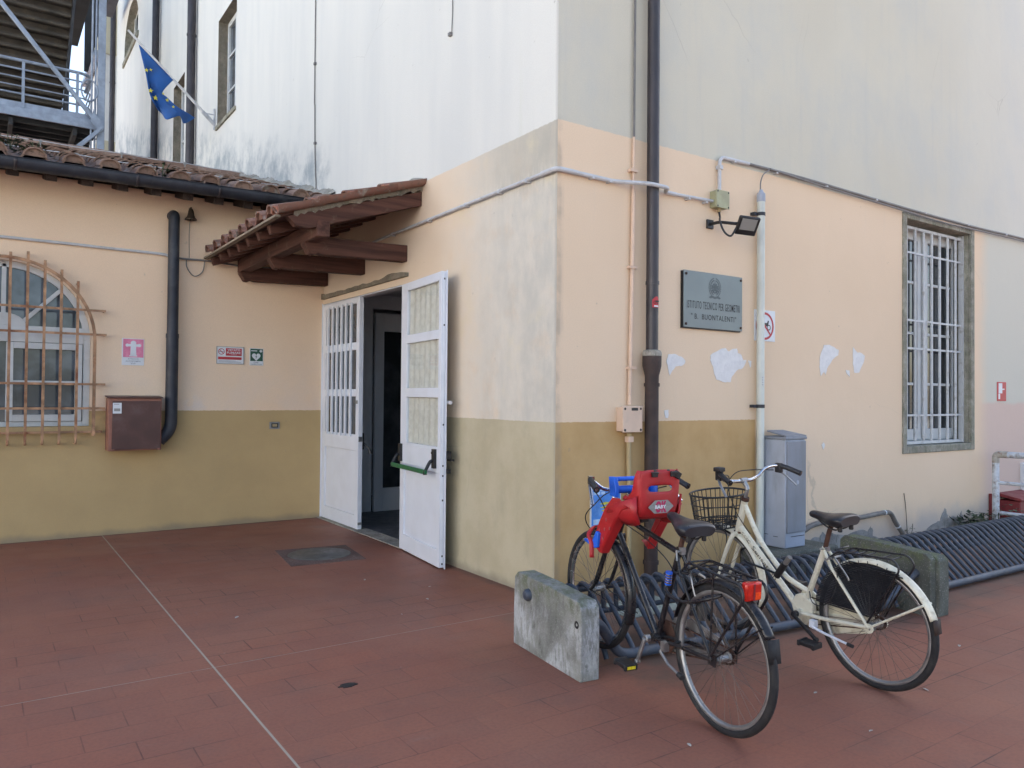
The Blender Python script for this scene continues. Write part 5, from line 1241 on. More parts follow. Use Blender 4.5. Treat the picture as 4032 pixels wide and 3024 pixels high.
# ------------------------------------------------------------------ bicycles
def frame_mtx(rear, front, lean):
    rear, front = V(rear), V(front); fw = (front - rear).normalized(); hd = math.atan2(fw.y, fw.x)
    l0 = V((-sin(hd), cos(hd), 0)); u0 = fw.cross(l0); up_ = u0 * cos(lean) + l0 * sin(lean); lf_ = l0 * cos(lean) - u0 * sin(lean)
    o = rear - up_ * .345
    return Matrix(((fw.x, lf_.x, up_.x, o.x), (fw.y, lf_.y, up_.y, o.y), (fw.z, lf_.z, up_.z, o.z), (0, 0, 0, 1)))
AX = .345
def wheel(t, cx, name, rim_m, seed, steer=0):
    R_ = 0.326; c = (cx, 0, AX)
    b = MB().lathe([(R_ + .0195 * cos(a), .0195 * sin(a)) for a in [2 * pi * i / 12 for i in range(13)]], c, (0, 1, 0), 72)
    w = b.build(name, 'rubber', t, smooth=80)
    b = MB().lathe([(.314, -.011), (.3125, -.0125), (.299, -.0125), (.292, -.006), (.290, 0), (.292, .006), (.299, .0125), (.3125, .0125), (.314, .011)], c, (0, 1, 0), 72); b.build('rim', rim_m, w, smooth=50)
    rnd = random.Random(seed); b = MB()
    for k in range(36):
        a = 2 * pi * k / 36 + .05; sd = .032 if k % 2 else -.032; da = (.62 if (k // 2) % 2 else -.62)
        p0 = (cx + .024 * cos(a + da * 1.6), sd, AX + .024 * sin(a + da * 1.6)); p1 = (cx + .292 * cos(a), 0, AX + .292 * sin(a))
        b.tube([p0, p1], .00125, 4, cap=False)
    b.build('spokes', 'spoke', w, smooth=60)
    b = MB().lathe([(.0, -.062), (.007, -.062), (.007, -.045), (.016, -.044), (.017, -.036), (.026, -.035), (.026, -.030), (.016, -.027), (.0155, .027), (.026, .030), (.026, .035), (.017, .036), (.016, .044), (.007, .045), (.007, .062), (0, .062)], c, (0, 1, 0), 20); b.build('hub', 'alu', w, smooth=40)
    return w
def fender(mb, cx, r, a0, a1, w=.028, d=.020, n=40):
    rows = []
    for i in range(n + 1):
        a = a0 + (a1 - a0) * i / n
        rows.append([(cx + (r - d * (q * q)) * cos(a), w * q, AX + (r - d * (q * q)) * sin(a)) for q in (-1, -.7, -.35, 0, .35, .7, 1)])
    return mb.sheet(rows)
def saddle(t, s0, z, Ls, m, post, pm, ws=.86, ns=1., tilt=0.):
    """nose forward at s0+Ls, rear at s0"""
    rows = []; prof = [(0, .088, .0, .045), (.05, .102, .012, .055), (.2, .104, .010, .062), (.38, .085, .0, .055), (.52, .052, -.006, .045), (.7, .030, -.006, .04), (.88, .026, -.002, .036), (.97, .022, -.006, .03), (1.0, .012, -.016, .018)]
    for f_, w, dz, th in prof:
        x = s0 + Ls * f_; ring = []; w = w * (ws if f_ < .45 else ws * ns); dz = dz + tilt * (f_ - .1)
        for k in range(16):
            a = 2 * pi * k / 16; yy = w * (abs(cos(a)) ** .8) * (1 if cos(a) >= 0 else -1)
            zz = (z + dz) + (sin(a) * .5 - .5) * th if sin(a) > 0 else (z + dz) - th * .5 + sin(a) * th * (.5 + .5 * abs(cos(a)) ** .6)
            ring.append((x, yy, zz))
        rows.append(ring)
    b = MB().sheet(rows, closed=True); b.add(rows[0], [tuple(range(16))]); b.add(rows[-1], [tuple(range(15, -1, -1))])
    sd = b.build('saddle', m, t, smooth=60, subd=1)
    b = MB()
    for s_ in (-1, 1): b.tube(smoothpath([(s0 + Ls * .1, s_ * .06, z - .05), (s0 + Ls * .28, s_ * .03, z - .085), (s0 + Ls * .55, s_ * .022, z - .075), (s0 + Ls * .9, 0, z - .035)], 4), .0045, 6)
    for s_ in (-1, 1): b.lathe([(.011, -.02), (.013, -.012), (.011, -.004), (.013, .004), (.011, .012), (.013, .02)], (s0 + Ls * .12, s_ * .05, z - .065), (0, 0, 1), 10)
    b.build('saddle_springs', 'black', sd)
    b = MB().tube(post, .0135, 12); b.build('seat_post', pm, sd)
    return sd
def crank(t, bb, end, ped, m, pm, side):
    b = MB(); b.tube([(bb[0], side * .055, bb[1]), (bb[0], side * .085, bb[1])], .020, 14)
    b.beam((bb[0], side * .085, bb[1]), (end[0], side * .095, end[1]), .022, .014, (0, 1, 0)); b.tube([(end[0], side * .082, end[1]), (end[0], side * .108, end[1])], .014, 10)
    c = b.build('pedal_crank', m, t, bevel=.004)
    p = MB(); p.box(ped[0] - .047, ped[0] + .047, min(side * .115, side * .19), max(side * .115, side * .19), ped[1] - .012, ped[1] + .012)
    for d in (-.047, .047): p.box(ped[0] + d - .008, ped[0] + d + .008, min(side * .115, side * .195), max(side * .115, side * .195), ped[1] - .016, ped[1] + .016)
    po = p.build('pedal', pm, c, bevel=.004)
    q = MB(); 
    for d in (-.0555, .0555): q.box(ped[0] + d - .001, ped[0] + d + .001, min(side * .13, side * .18), max(side * .13, side * .18), ped[1] - .008, ped[1] + .008)
    return c, po, q
def chainset(t, bb, m, guard=None):
    b = MB().lathe([(.0, -.048), (.075, -.048), (.082, -.050), (.085, -.048), (.082, -.046), (.075, -.046), (0, -.046)], (bb[0], 0, bb[1]), (0, 1, 0), 36)
    for s_ in (-1, 1): b.tube([(bb[0], -.048, bb[1] + s_ * .082), (0, -.048, AX + s_ * .036)], .005, 6)
    b.lathe([(.0, -.05), (.036, -.05), (.036, -.046), (0, -.046)], (0, 0, AX), (0, 1, 0), 20)
    return b.build('chain', m, t)

# --- black bicycle
mB = frame_mtx((-.724, -2.227, .345), (-.561, -1.152, .426), 0)
t = thing('bicycle', 'worn black city bicycle with a red rear light, parked in the rack', 'bicycle', mtx=mB)
WB = 1.090; BB = (.495, .27)
f_ = MB(); f_.tube([(BB[0], 0, BB[1] - .0), (.352, 0, .775)], .0150, 14); f_.tube([(.357, 0, .752), (.862, 0, .826)], .0145, 14); f_.tube([(.900, 0, .725), (.497, 0, .275)], .0165, 14)
f_.tube([(.845, 0, .880), (.915, 0, .690)], .0185, 14); f_.tube([(BB[0], -.036, BB[1]), (BB[0], .036, BB[1])], .022, 14)
for s_ in (-1, 1):
    f_.tube([(.356, s_ * .014, .748), (.30, s_ * .032, .66), (0, s_ * .064, AX)], .0085, 10); f_.tube([(BB[0] - .02, s_ * .030, BB[1]), (.30, s_ * .045, BB[1] + .035), (0, s_ * .064, AX)], .0105, 10)
    f_.box(-.025, .025, s_ * .064 - .003, s_ * .064 + .003, AX - .025, AX + .03)
f_.tube([(.30, -.045, BB[1] + .045), (.30, .045, BB[1] + .045)], .007, 8); f_.lathe([(.020, -.03), (.020, .0)], (.352, 0, .775), (-.27, 0, .96), 14)
f_.build('frame', 'black_paint', t, smooth=50)
k_ = MB(); k_.tube([(.335, -.02, .765), (.335, .03, .765)], .007, 8); k_.box(.322, .345, -.013, .013, .75, .785); k_.tube([(.345, .028, .77), (.33, .034, .72)], .005, 6); k_.build('seat_clamp', 'alu', t)
f_ = MB()
for s_ in (-1, 1): f_.tube(smoothpath([(.912, s_ * .035, .705), (.925, s_ * .05, .67), (.985, s_ * .053, .52), (1.03, s_ * .053, .42), (1.06, s_ * .054, .372), (WB, s_ * .056, AX)], 4), [.0155] * 6 + [.0145] * 8 + [.010] * 7, 10, flat=.75)
f_.tube([(.912, -.045, .702), (.912, .045, .702)], .017, 10); f_.build('fork', 'black_paint', t, smooth=50)
wheel(t, 0, 'rear_wheel', 'alu', 1); wheel(t, WB, 'front_wheel', 'chrome', 2)
fender(MB(), 0, .366, radians(12), radians(146), .030).build('rear_mudguard', 'black_paint', t, smooth=60, solid=.002)
fl_p = MB(); fl_p.sheet([[(-.305 - .02 * q, y, AX + .20 - .10 * q) for y in (-.033, 0, .033)] for q in (0, .5, 1)]); fl_p.build('mud_flap', 'rubber', t, smooth=60, solid=.003)
fender(MB(), WB, .366, radians(82), radians(196), .030).build('front_mudguard', 'black_paint', t, smooth=60, solid=.002)
b = MB()
for s_ in (-1, 1): b.tube([(WB, s_ * .055, AX), (WB + .365 * cos(radians(185)), s_ * .03, AX + .365 * sin(radians(185)))], .0025, 6); b.tube([(0, s_ * .068, AX), (.36 * cos(radians(138)), s_ * .03, AX + .36 * sin(radians(138)))], .004, 6)
b.islands('mudguard_stay', 'black_paint', t)
# handlebar
hb = MB()
side = smoothpath([(.835, .02, .985), (.845, .07, .983), (.872, .14, .990), (.872, .20, 1.030), (.835, .245, 1.055), (.78, .272, 1.045), (.70, .29, 1.02)], 5)
sideR = [V((p.x - .03, -p.y, p.z - .0)) for p in side]
hb.tube([p for p in reversed(sideR)] + side, .0112, 12); hbo = hb.build('handlebar', 'chrome', t, smooth=60)
for sg in (1, -1):
    sp = side if sg > 0 else sideR
    MB().tube(sp[-9:], [.0165] * 8 + [.018], 12).build('grip', 'black', hbo, smooth=50)
    p = sp[-12]; d = (sp[-1] - sp[-9]).normalized(); l = MB(); l.tube(smoothpath([p + V((.01, 0, -.02)), p + V((.012, sg * .01, -.04)) + d * .05, p + d * .13 + V((.02, sg * .012, -.085))], 5), .0062, 8, flat=1.6); l.box(p.x - .014, p.x + .018, p.y - .012, p.y + .012, p.z - .03, p.z + .014); l.build('brake_lever', 'chrome', hbo)
b = MB(); b.tube([(.845, 0, .86), (.822, 0, .925), (.820, 0, .965)], .0125, 12); b.tube([(.818, 0, .962), (.838, 0, .985)], .014, 12); b.tube([(.836, -.024, .985), (.836, .024, .985)], .0165, 12); b.build('stem', 'chrome', t, smooth=50)
b = MB().lathe([(.0, .09), (.012, .088), (.030, .06), (.042, .02), (.044, 0.), (.040, -.006), (.0, -.008)], (.955, 0, .872), (-1, 0, .05), 24); hl = b.build('headlight', 'chrome', t, smooth=60)
MB().tube([(.90, 0, .86), (.95, 0, .845), (.95, 0, .86)], .006, 6).build('lamp_bracket', 'black_paint', hl)
b = MB(); b.tube(smoothpath([(.80, .262, 1.03), (.84, .255, 1.03), (.87, .20, .985), (.90, .12, .90), (.92, .05, .78), (.92, .03, .71)], 6), .0032, 6)
b.tube(smoothpath([(.80, -.24, 1.0), (.86, -.15, .97), (.93, .05, .955), (1.02, .10, .865), (1.09, .11, .79), (1.10, .08, .72), (1.05, .04, .69)], 6), .0032, 6)
b.tube(smoothpath([(.80, .03, .80), (.6, .03, .765), (.42, .035, .71), (.33, .04, .66), (.25, .04, .655), (.20, .03, .63)], 5), .003, 6); b.islands('brake_cable', 'black', t)
b = MB(); b.tube(smoothpath([(.235, .030, .675), (.205, .042, .665), (.185, .045, .63), (.165, .045, .592)], 5), .0065, 8, flat=.6); b.tube(smoothpath([(.235, -.030, .675), (.205, -.042, .665), (.185, -.045, .63), (.165, -.045, .592)], 5), .0065, 8, flat=.6); b.build('rear_brake', 'alu', t)
saddle(t, .205, .925, .245, 'leather', [(.352, 0, .77), (.328, 0, .855), (.30, 0, .875)], 'rust_steel', 1.08, 1.15, .03)
rk = MB()
for s_ in (-1, 1): rk.tube(rounded([(.30, s_ * .02, .68), (.20, s_ * .065, .750), (-.165, s_ * .068, .748), (-.19, s_ * .07, .69), (-.005, s_ * .078, .37)], .03, 5), .0072, 8)
rk.tube([(.20, -.065, .752), (.20, .065, .752)], .005, 8)
for x in (.13, .05, -.04, -.12): rk.tube([(x, -.066, .749), (x, .066, .749)], .0042, 6)
rk.tube(rounded([(.13, -.03, .757), (-.16, -.035, .765), (-.175, 0, .765), (-.16, .035, .765), (.13, .03, .757)], .03, 4), .004, 6)
for s_ in (-1, 1): rk.tube([(.02, s_ * .067, .748), (-.0, s_ * .078, .37)], .0052, 8)
rko = rk.build('rear_carrier', 'black_paint', t, smooth=60)
b = MB(); b.box(-.178, -.142, -.047, .047, .672, .757); lo = b.build('rear_light', 'rear_red', rko, bevel=.010)
MB().box(-.1805, -.1785, -.038, -.006, .680, .712).build('reflector', 'orange_red', lo); MB().box(-.1805, -.1785, -.004, .006, .680, .749).build('lens_divider', 'red_dark', lo)
crank(t, BB, (.535, .135), (.555, .122), 'alu', 'black', 1)[2].build('pedal_reflector', 'yellow', t)
crank(t, BB, (.455, .405), (.44, .418), 'alu', 'black', -1)
chainset(t, BB, 'rust_steel')
b = MB(); b.prism([(.46, -.062, .36), (.30, -.062, .425), (.08, -.062, .40), (.05, -.062, .37), (.30, -.062, .365), (.44, -.062, .30)], (0, .005, 0)); b.prism([(.47, -.062, .22), (.44, -.062, .19), (.1, -.062, .29), (.08, -.062, .315), (.3, -.062, .285)], (0, .005, 0)); b.build('chain_guard', 'alu', t, bevel=.002)
b = MB(); b.lathe([(.0, -.05), (.026, -.046), (.028, 0), (.027, .03), (.018, .045), (0, .048)], (.23, -.055, .49), (.2, 0, 1), 18); b.build('dynamo', 'black', t)
b = MB(); b.box(.34, .375, .045, .075, .255, .30); b.tube([(.358, .065, .275), (.375, .07, .245), (.295, .082, .212), (.19, .092, .200)], [.011, .010, .008, .007], 10); ks = b.build('kickstand', 'alu', t, smooth=50)
MB().tube([(.20, .091, .201), (.17, .094, .196)], .014, 10).build('rubber_foot', 'rubber', ks)
# cable lock hung round the seat tube
tl = thing('cable_lock', 'black cable lock with a blue number cylinder hung on the black bicycle', 'lock', mtx=mB)
b = MB().tube(smoothpath([(.368, .045, .60), (.375, .06, .575), (.35, .065, .555), (.296, .07, .545), (.22, .075, .552), (.148, .07, .574), (.062, .05, .612), (.02, .01, .64), (.05, -.05, .655), (.18, -.05, .66), (.30, -.035, .655), (.36, .0, .65), (.375, .03, .64)], 6), .0085, 8).build('lock_cable', 'black_paint', tl, smooth=70)
b = MB().tube([(.377, .046, .588), (.368, .048, .655)], .0175, 14); b.build('number_cylinder', 'blue_plastic', tl)
b = MB()
for k in range(4): b.lathe([(.0185, -.004), (.0192, 0), (.0185, .004)], V((.377, .046, .588)).lerp(V((.368, .048, .655)), .2 + .2 * k), (-.13, .03, .99), 14)
b.islands('number_ring', 'chrome', tl)

# --- child seat clamped on the black bicycle
tc = thing('child_seat', 'red plastic child seat with a blue grab bar on the black bicycle', 'child seat', mtx=mB)
P = [(0.545, 1.142, 0.1177, 0.035), (0.545, 1.1, 0.1271, 0.045), (0.543, 1.06, 0.128, 0.05), (0.541, 1.03, 0.1268, 0.06), (0.54, 1.0, 0.1254, 0.085), (0.54, 0.96, 0.1257, 0.14), (0.543, 0.925, 0.1228, 0.165), (0.555, 0.895, 0.1209, 0.16), (0.59, 0.878, 0.1184, 0.1), (0.65, 0.872, 0.1167, 0.075), (0.71, 0.876, 0.1105, 0.06), (0.76, 0.885, 0.0972, 0.04)]
rows = []
for i, (x, z, w, lip) in enumerate(P):
    a, c = P[max(0, i - 1)], P[min(len(P) - 1, i + 1)]; tx, tz = c[0] - a[0], c[1] - a[1]; L = sqrt(tx * tx + tz * tz); nx, nz = -tz / L, tx / L
    row = []
    for q, e in ((-1.06, 1.), (-1.05, .75), (-1.04, .5), (-1.02, .25), (-.97, .07), (-.88, .0), (-.6, -.02), (-.3, -.03), (0, -.03), (.3, -.03), (.6, -.02), (.88, 0), (.97, .07), (1.02, .25), (1.04, .5), (1.05, .75), (1.06, 1.)):
        row.append((x + nx * lip * e, w * q, z + nz * lip * e))
    rows.append(row)
b = MB(); nq = len(rows[0]); vs = [p for r in rows for p in r]; fs = []
for i in range(len(rows) - 1):
    for k in range(nq - 1):
        if i == 2 and 6 <= k <= 9: continue
        fs.append((i * nq + k, i * nq + k + 1, (i + 1) * nq + k + 1, (i + 1) * nq + k))
b.add(vs, fs); sh = b.build('seat_shell', 'red_plastic', tc, smooth=70, solid=.008, bevel=.0)
sh.modifiers.new('sub', 'SUBSURF').render_levels = 1
b = MB(); b.tube(smoothpath([(.552, -.128, 1.10), (.552, -.112, 1.132), (.548, 0, 1.139), (.552, .112, 1.132), (.552, .128, 1.10)], 6), .006, 8); b.build('shell_rim', 'red_plastic', sh, smooth=60)
def channel(y0, sgn):
    """leg shield: closed on the outside, back and floor"""
    rows = []
    for (x, z, wx, wy) in ((.612, .962, .09, .055), (.655, .950, .115, .068), (.715, .882, .115, .076), (.772, .79, .105, .078), (.817, .71, .095, .075), (.832, .665, .085, .065)):
        e = .012; fwd = V((.78, 0, .45)); 
        ring = [(-.5, -.42), (-.5, .3), (-.42, .46), (-.25, .5), (.4, .5), (.5, .5), (.5, .40), (-.20, .40), (-.36, .34), (-.40, .2), (-.40, -.42)]
        c = V((x, y0, z)); rows.append([c + V((.86, 0, .42)) * (q * wx) + V((0, sgn, 0)) * (r_ * wy) for q, r_ in ring])
    m_ = MB().sheet(rows, closed=True); n_ = len(rows[0])
    m_.add(rows[0], [tuple(range(n_))]); 
    c = [rows[-1][i] for i in (0, 2, 3, 5)]; c2 = c[3] + V((0, -sgn * .06, 0))
    m_.add([rows[-1][0], rows[-1][2], rows[-1][3], rows[-1][5], rows[-1][5] + V((0, -sgn * .055, 0))], [(0, 1, 2, 3, 4)])
    return m_.build('leg_shield', 'red_plastic', tc, smooth=35, bevel=.004)
channel(.155, 1); channel(-.155, -1)
for s_ in (-1, 1):
    b = MB(); b.sheet([[(.542, s_ * .115, .862), (.545, s_ * .137, .92), (.548, s_ * .142, 1.01)], [(.575, s_ * .118, .850), (.575, s_ * .152, .905), (.575, s_ * .162, .99)], [(.615, s_ * .12, .842), (.615, s_ * .170, .895), (.615, s_ * .184, .972)], [(.66, s_ * .12, .838), (.665, s_ * .182, .885), (.665, s_ * .192, .955)], [(.74, s_ * .12, .845), (.74, s_ * .182, .87), (.74, s_ * .192, .90)]]); b.build('side_wing', 'red_plastic', tc, smooth=80, solid=.012)
b = MB()
for z in (.75, .73, .71): pass
for i in range(3):
    for j in range(3): 
        if (i + j) % 2 == 0: b.box(.70 + .018 * i + .03 * j, .712 + .018 * i + .03 * j, .194, .1965, .80 - .035 * j + .02 * i, .815 - .035 * j + .02 * i)
b.build('embossed_slots', mat('worn_red_plastic', (.40, .07, .07), .6), tc)
bl = MB(); bl.tube([(.795, -.13, 1.055), (.795, .13, 1.055)], .013, 10); bl.tube(rounded([(.80, -.13, .995), (.80, .13, .995)], .02), .022, 12)
for s_ in (-1, 1):
    bl.prism([(.77, s_ * .128 - .012, 1.072), (.82, s_ * .128 - .012, 1.066), (.80, s_ * .128 - .012, .965), (.745, s_ * .128 - .012, .962), (.748, s_ * .128 - .012, 1.02)], (0, .026, 0))
bl.build('grab_bar', 'blue_plastic', tc, smooth=45, bevel=.006)
b = MB()
for s_ in (-1, 1): b.tube([(.775, s_ * .13, .968), (.765, s_ * .13, .945)], .012, 10)
b.islands('bar_pin', 'chrome', tc)
b = MB().tube(rounded([(.70, 0, .86), (.70, 0, .83)], .02), .02, 10); b.box(.66, .78, -.025, .025, .838, .868); b.build('frame_clamp', 'black', tc, bevel=.004)
for sx_, y0 in ((1, .16),):
    b = MB(); c0 = V((.845, y0 + sx_ * .03, .70))
    b.prism([c0 + V((-.015, 0, -.03)), c0 + V((.085, 0, -.012)), c0 + V((.09, 0, .0)), c0 + V((.0, 0, .015)), c0 + V((-.03, 0, .07)), c0 + V((-.055, 0, .062)), c0 + V((-.045, 0, -.02))], (0, sx_ * .022, 0)); fo = b.build('foot_rest', 'blue_plastic', tc, bevel=.005)
    b = MB(); path = smoothpath([(.79, y0 - sx_ * .02, .768), (.83, y0 - sx_ * .01, .79), (.885, y0 + sx_ * .015, .775), (.885, y0 + sx_ * .05, .735), (.84, y0 + sx_ * .06, .70), (.825, y0 + sx_ * .062, .62)], 5)
    b.sheet([[p + V((0, -.011, 0)) + V((-.006, 0, 0)), p + V((.006, .011, 0))] for p in path]); b.build('foot_strap', 'red_dark' if sx_ < 0 else 'red_plastic', fo, smooth=60, solid=.003)
b = MB()
for y in (.045, -.075): b.obox((.533, y, 1.122), (.006, 0, 0), (0, .018, 0), (0, 0, .014)); b.obox((.531, y, 1.13), (.006, 0, 0), (0, .022, 0), (0, 0, .004))
b.obox((.535, -.103, 1.115), (.008, 0, 0), (0, .018, .010), (0, -.008, .016)); b.tube([(.548, .02, 1.138), (.548, .045, 1.138)], .007, 6); b.tube([(.548, -.06, 1.138), (.548, -.04, 1.138)], .007, 6)
b.islands('strap_slot', 'black', tc, bevel=.002)
st = MB(); xs2 = .5255; ec = V((xs2, .0, .952)); st.add([ec + V((0, .082 * cos(a) * (1 if abs(cos(a)) > .0 else 1), .040 * sin(a) * (1 - .0 * cos(a)))) for a in [2 * pi * i / 6 for i in range(6)]], [(0, 1, 2, 3, 4, 5)])
sto = st.build('sticker', 'lens', tc, smooth=0)
l = MB(); text_mesh(l, 'OK', ec + V((-.0006, .0, 0)), (0, -1, 0), (0, 0, 1), .072, .062, .0004, weight=.05); l.build('lettering', mat('magenta_print', (.42, .012, .09), .5), sto, smooth=0)
l = MB(); text_mesh(l, 'BABY', ec + V((-.0014, .004, 0)), (0, -1, 0), (0, 0, 1), .072, .019, .0004, weight=.04); l.build('lettering', 'sign_white', sto, smooth=0)

# --- cream bicycle
mC = frame_mtx((.397, -2.317, .345), (.441, -1.233, .386), radians(3.7))
t = thing('bicycle', 'worn cream city bicycle with a black wire basket, leaning in the rack', 'bicycle', mtx=mC)
WB = 1.086; BB = (.462, .288)
f_ = MB(); f_.tube([(BB[0], 0, BB[1]), (.307, 0, .705)], .0165, 14); f_.tube([(.925, 0, .705), (BB[0] + .01, 0, BB[1])], .0195, 14)
f_.tube(smoothpath([(.892, 0, .862), (.845, 0, .775), (.799, 0, .695), (.755, 0, .636), (.713, 0, .592), (.63, 0, .514), (.585, 0, .478), (.54, 0, .455), (.425, 0, .420)], 5), .0155, 14)
f_.tube([(.887, 0, .885), (.948, 0, .672)], .021, 16); f_.tube([(BB[0], -.036, BB[1]), (BB[0], .036, BB[1])], .023, 14)
for s_ in (-1, 1):
    f_.tube([(.302, s_ * .016, .690), (.25, s_ * .035, .615), (0, s_ * .066, AX)], .0095, 10); f_.tube([(BB[0] - .02, s_ * .028, BB[1]), (.28, s_ * .045, BB[1] + .018), (0, s_ * .066, AX)], .0115, 10); f_.lathe([(.012, -.004), (.026, -.004), (.026, .004), (.012, .004)], (-.005, s_ * .066, AX - .004), (0, 1, 0), 14)
fo = f_.build('frame', 'cream_paint', t, smooth=50)
l = MB(); d = V((BB[0] - .925, 0, BB[1] - .705)).normalized(); nU = V((-d.z, 0, d.x)); nU = nU if nU.z > 0 else -nU
text_mesh(l, 'C', V((.925, .0199, .705)) + d * .11, d, nU, None, .024, .0004); 
for k in range(3): l.tube([V((.925, .0200, .705)) + d * (.05 + .022 * k + .010 * cos(a)) + nU * (.008 * sin(a)) for a in [.8 + 4.6 * i / 10 for i in range(11)]], .0011, 4)
l.build('lettering', 'ink', fo, smooth=0)
l = MB(); text_mesh(l, 'Sensation', V((.925, .0202, .705)) + d * .27, d, nU, .24, .028, .0004, weight=-.01); l.build('lettering', 'ink', fo, smooth=0)
b = MB(); b.lathe([(.021, -.012), (.025, -.010), (.025, .012), (.018, .016)], (.885, 0, .892), (-.27, 0, .96), 16); b.lathe([(.021, .012), (.025, .008), (.025, -.010), (.018, -.012)], (.949, 0, .668), (-.27, 0, .96), 16); b.build('headset', 'rust_steel', t)
f_ = MB()
for s_ in (-1, 1): f_.tube(smoothpath([(.945, s_ * .036, .668), (.958, s_ * .052, .635), (1.005, s_ * .055, .53), (1.04, s_ * .056, .44), (1.06, s_ * .057, .385), (WB, s_ * .058, AX)], 4), [.0145] * 8 + [.0125] * 6 + [.009] * 7, 10)
f_.tube([(.946, -.05, .662), (.946, .05, .662)], .017, 10); f_.build('fork', 'cream_paint', t, smooth=50)
wheel(t, 0, 'rear_wheel', 'alu', 3); wheel(t, WB, 'front_wheel', 'alu', 4)
fender(MB(), 0, .357, radians(30), radians(160), .030).build('rear_mudguard', 'cream_paint', t, smooth=60, solid=.002)
fl_p = MB(); fl_p.sheet([[(-.333 - .008 * q, y, AX + .125 - .075 * q) for y in (-.030, 0, .030)] for q in (0, .5, 1)]); fl_p.build('mud_flap', mat('brown_rubber_flap', (.04, .024, .018), .7), t, smooth=60, solid=.004)
fender(MB(), WB, .357, radians(82), radians(198), .030).build('front_mudguard', 'cream_paint', t, smooth=60, solid=.002)
b = MB()
for s_ in (-1, 1): b.tube([(-.005, s_ * .070, AX), (-.285, s_ * .034, .535)], .0062, 8); b.tube([(WB, s_ * .058, AX), (WB + .355 * cos(radians(190)), s_ * .03, AX + .355 * sin(radians(190)))], .003, 6)
b.islands('mudguard_stay', 'cream_paint', t)
hb = MB()
side = smoothpath([(.900, .02, 1.010), (.905, .06, 1.010), (.930, .13, 1.020), (.930, .19, 1.065), (.885, .235, 1.088), (.83, .262, 1.075), (.745, .288, 1.045)], 5)
sideR = smoothpath([(.895, -.02, 1.010), (.890, -.06, 1.010), (.905, -.14, 1.022), (.895, -.20, 1.065), (.85, -.245, 1.085), (.79, -.268, 1.078), (.69, -.29, 1.048)], 5)
hb.tube([p for p in reversed(sideR)] + side, .0118, 12); hbo = hb.build('handlebar', 'chrome', t, smooth=60)
for sg in (1, -1):
    sp = side if sg > 0 else sideR
    MB().tube(sp[-8:], [.0165] * 7 + [.018], 12).build('grip', 'black', hbo, smooth=50)
    p = sp[-9]; d = (sp[-1] - sp[-8]).normalized(); l = MB(); l.tube(smoothpath([p + V((.012, 0, -.03)), p + V((.014, sg * .012, -.05)) + d * .05, p + d * .13 + V((.02, sg * .012, -.085))], 5), .0058, 8, flat=1.5); l.build('brake_lever', 'alu', hbo)
    l = MB(); l.box(p.x - .020, p.x + .026, p.y - .014, p.y + .014, p.z - .045, p.z + .017)
    if sg > 0: l.box(p.x - .024, p.x + .03, p.y - .026, p.y + .026, p.z + .010, p.z + .036)
    l.build('lever_clamp', 'black', hbo, bevel=.005)
b = MB(); b.tube([(.887, 0, .89), (.868, 0, .955)], .0125, 12); b.tube([(.868, 0, .955), (.872, 0, .972), (.898, 0, 1.010)], .0155, 12); b.tube([(.898, -.026, 1.010), (.898, .026, 1.010)], .0175, 12); b.build('stem', 'alu', t, smooth=50)
b = MB(); b.tube(smoothpath([(.86, -.24, 1.055), (.93, -.12, 1.06), (.96, .0, 1.05), (.97, .06, .97), (.93, .045, .83), (.90, .035, .77), (.82, .03, .685)], 6), .0032, 6)
b.tube(smoothpath([(.86, .24, 1.055), (.92, .14, 1.055), (.97, .05, 1.02), (.985, .05, .9), (.97, .04, .7)], 6), .0032, 6)
b.tube(smoothpath([(.40, .02, .43), (.36, .05, .385), (.30, .06, .38), (.24, .06, .42), (.20, .05, .52), (.20, .045, .62)], 6), .003, 6); b.islands('brake_cable', 'black', t)
b = MB(); b.tube(smoothpath([(.235, .03, .675), (.205, .045, .66), (.165, .048, .62), (.13, .05, .58), (.125, .05, .565)], 5), .0068, 8, flat=.6); b.tube([(.235, -.035, .665), (.235, .055, .665)], .007, 8); b.tube([(.275, .05, .645), (.235, .04, .668)], .005, 6); b.build('rear_brake', 'alu', t)
b = MB(); b.tube([(.31, -.02, .69), (.31, .04, .70)], .006, 8); b.box(.285, .30, -.014, .014, .685, .71); b.build('seat_clamp', 'alu', t)
saddle(t, .145, .910, .258, 'leather', [(.307, 0, .70), (.280, 0, .80), (.265, 0, .84)], 'rust_steel', .98, 1.05)
rk = MB()
for s_ in (-1, 1): rk.tube(rounded([(.27, s_ * .02, .655), (.18, s_ * .062, .718), (-.145, s_ * .066, .745), (-.182, s_ * .068, .70), (-.005, s_ * .080, .375)], .03, 5), .0058, 8)
rk.tube(rounded([(.20, -.06, .722), (.19, 0, .728), (.20, .06, .722)], .02), .005, 8)
for x in (.14, .09, .04, -.05, -.11): rk.tube([(x, -.064, .722 - x * .07), (x, .064, .722 - x * .07)], .0042, 6)
rk.build('rear_carrier', 'black_paint', t, smooth=60)
c_, po_, q_ = crank(t, BB, (.302, .190), (.300, .182), 'black', 'black', 1)
crank(t, BB, (.62, .385), (.63, .39), 'black', 'black', -1)
chainset(t, BB, 'rust_steel')
b = MB(); b.prism([(.53, -.058, .34), (.50, -.058, .395), (.43, -.058, .41), (.37, -.058, .375), (.05, -.058, .41), (.03, -.058, .34), (.075, -.058, .262), (.27, -.058, .205), (.44, -.058, .185), (.50, -.058, .215)], (0, .012, 0)); b.box(.06, .36, -.0455, -.044, .345, .36); b.box(.10, .33, -.0455, -.044, .285, .297); b.build('chain_guard', 'cream_paint', t, bevel=.006)
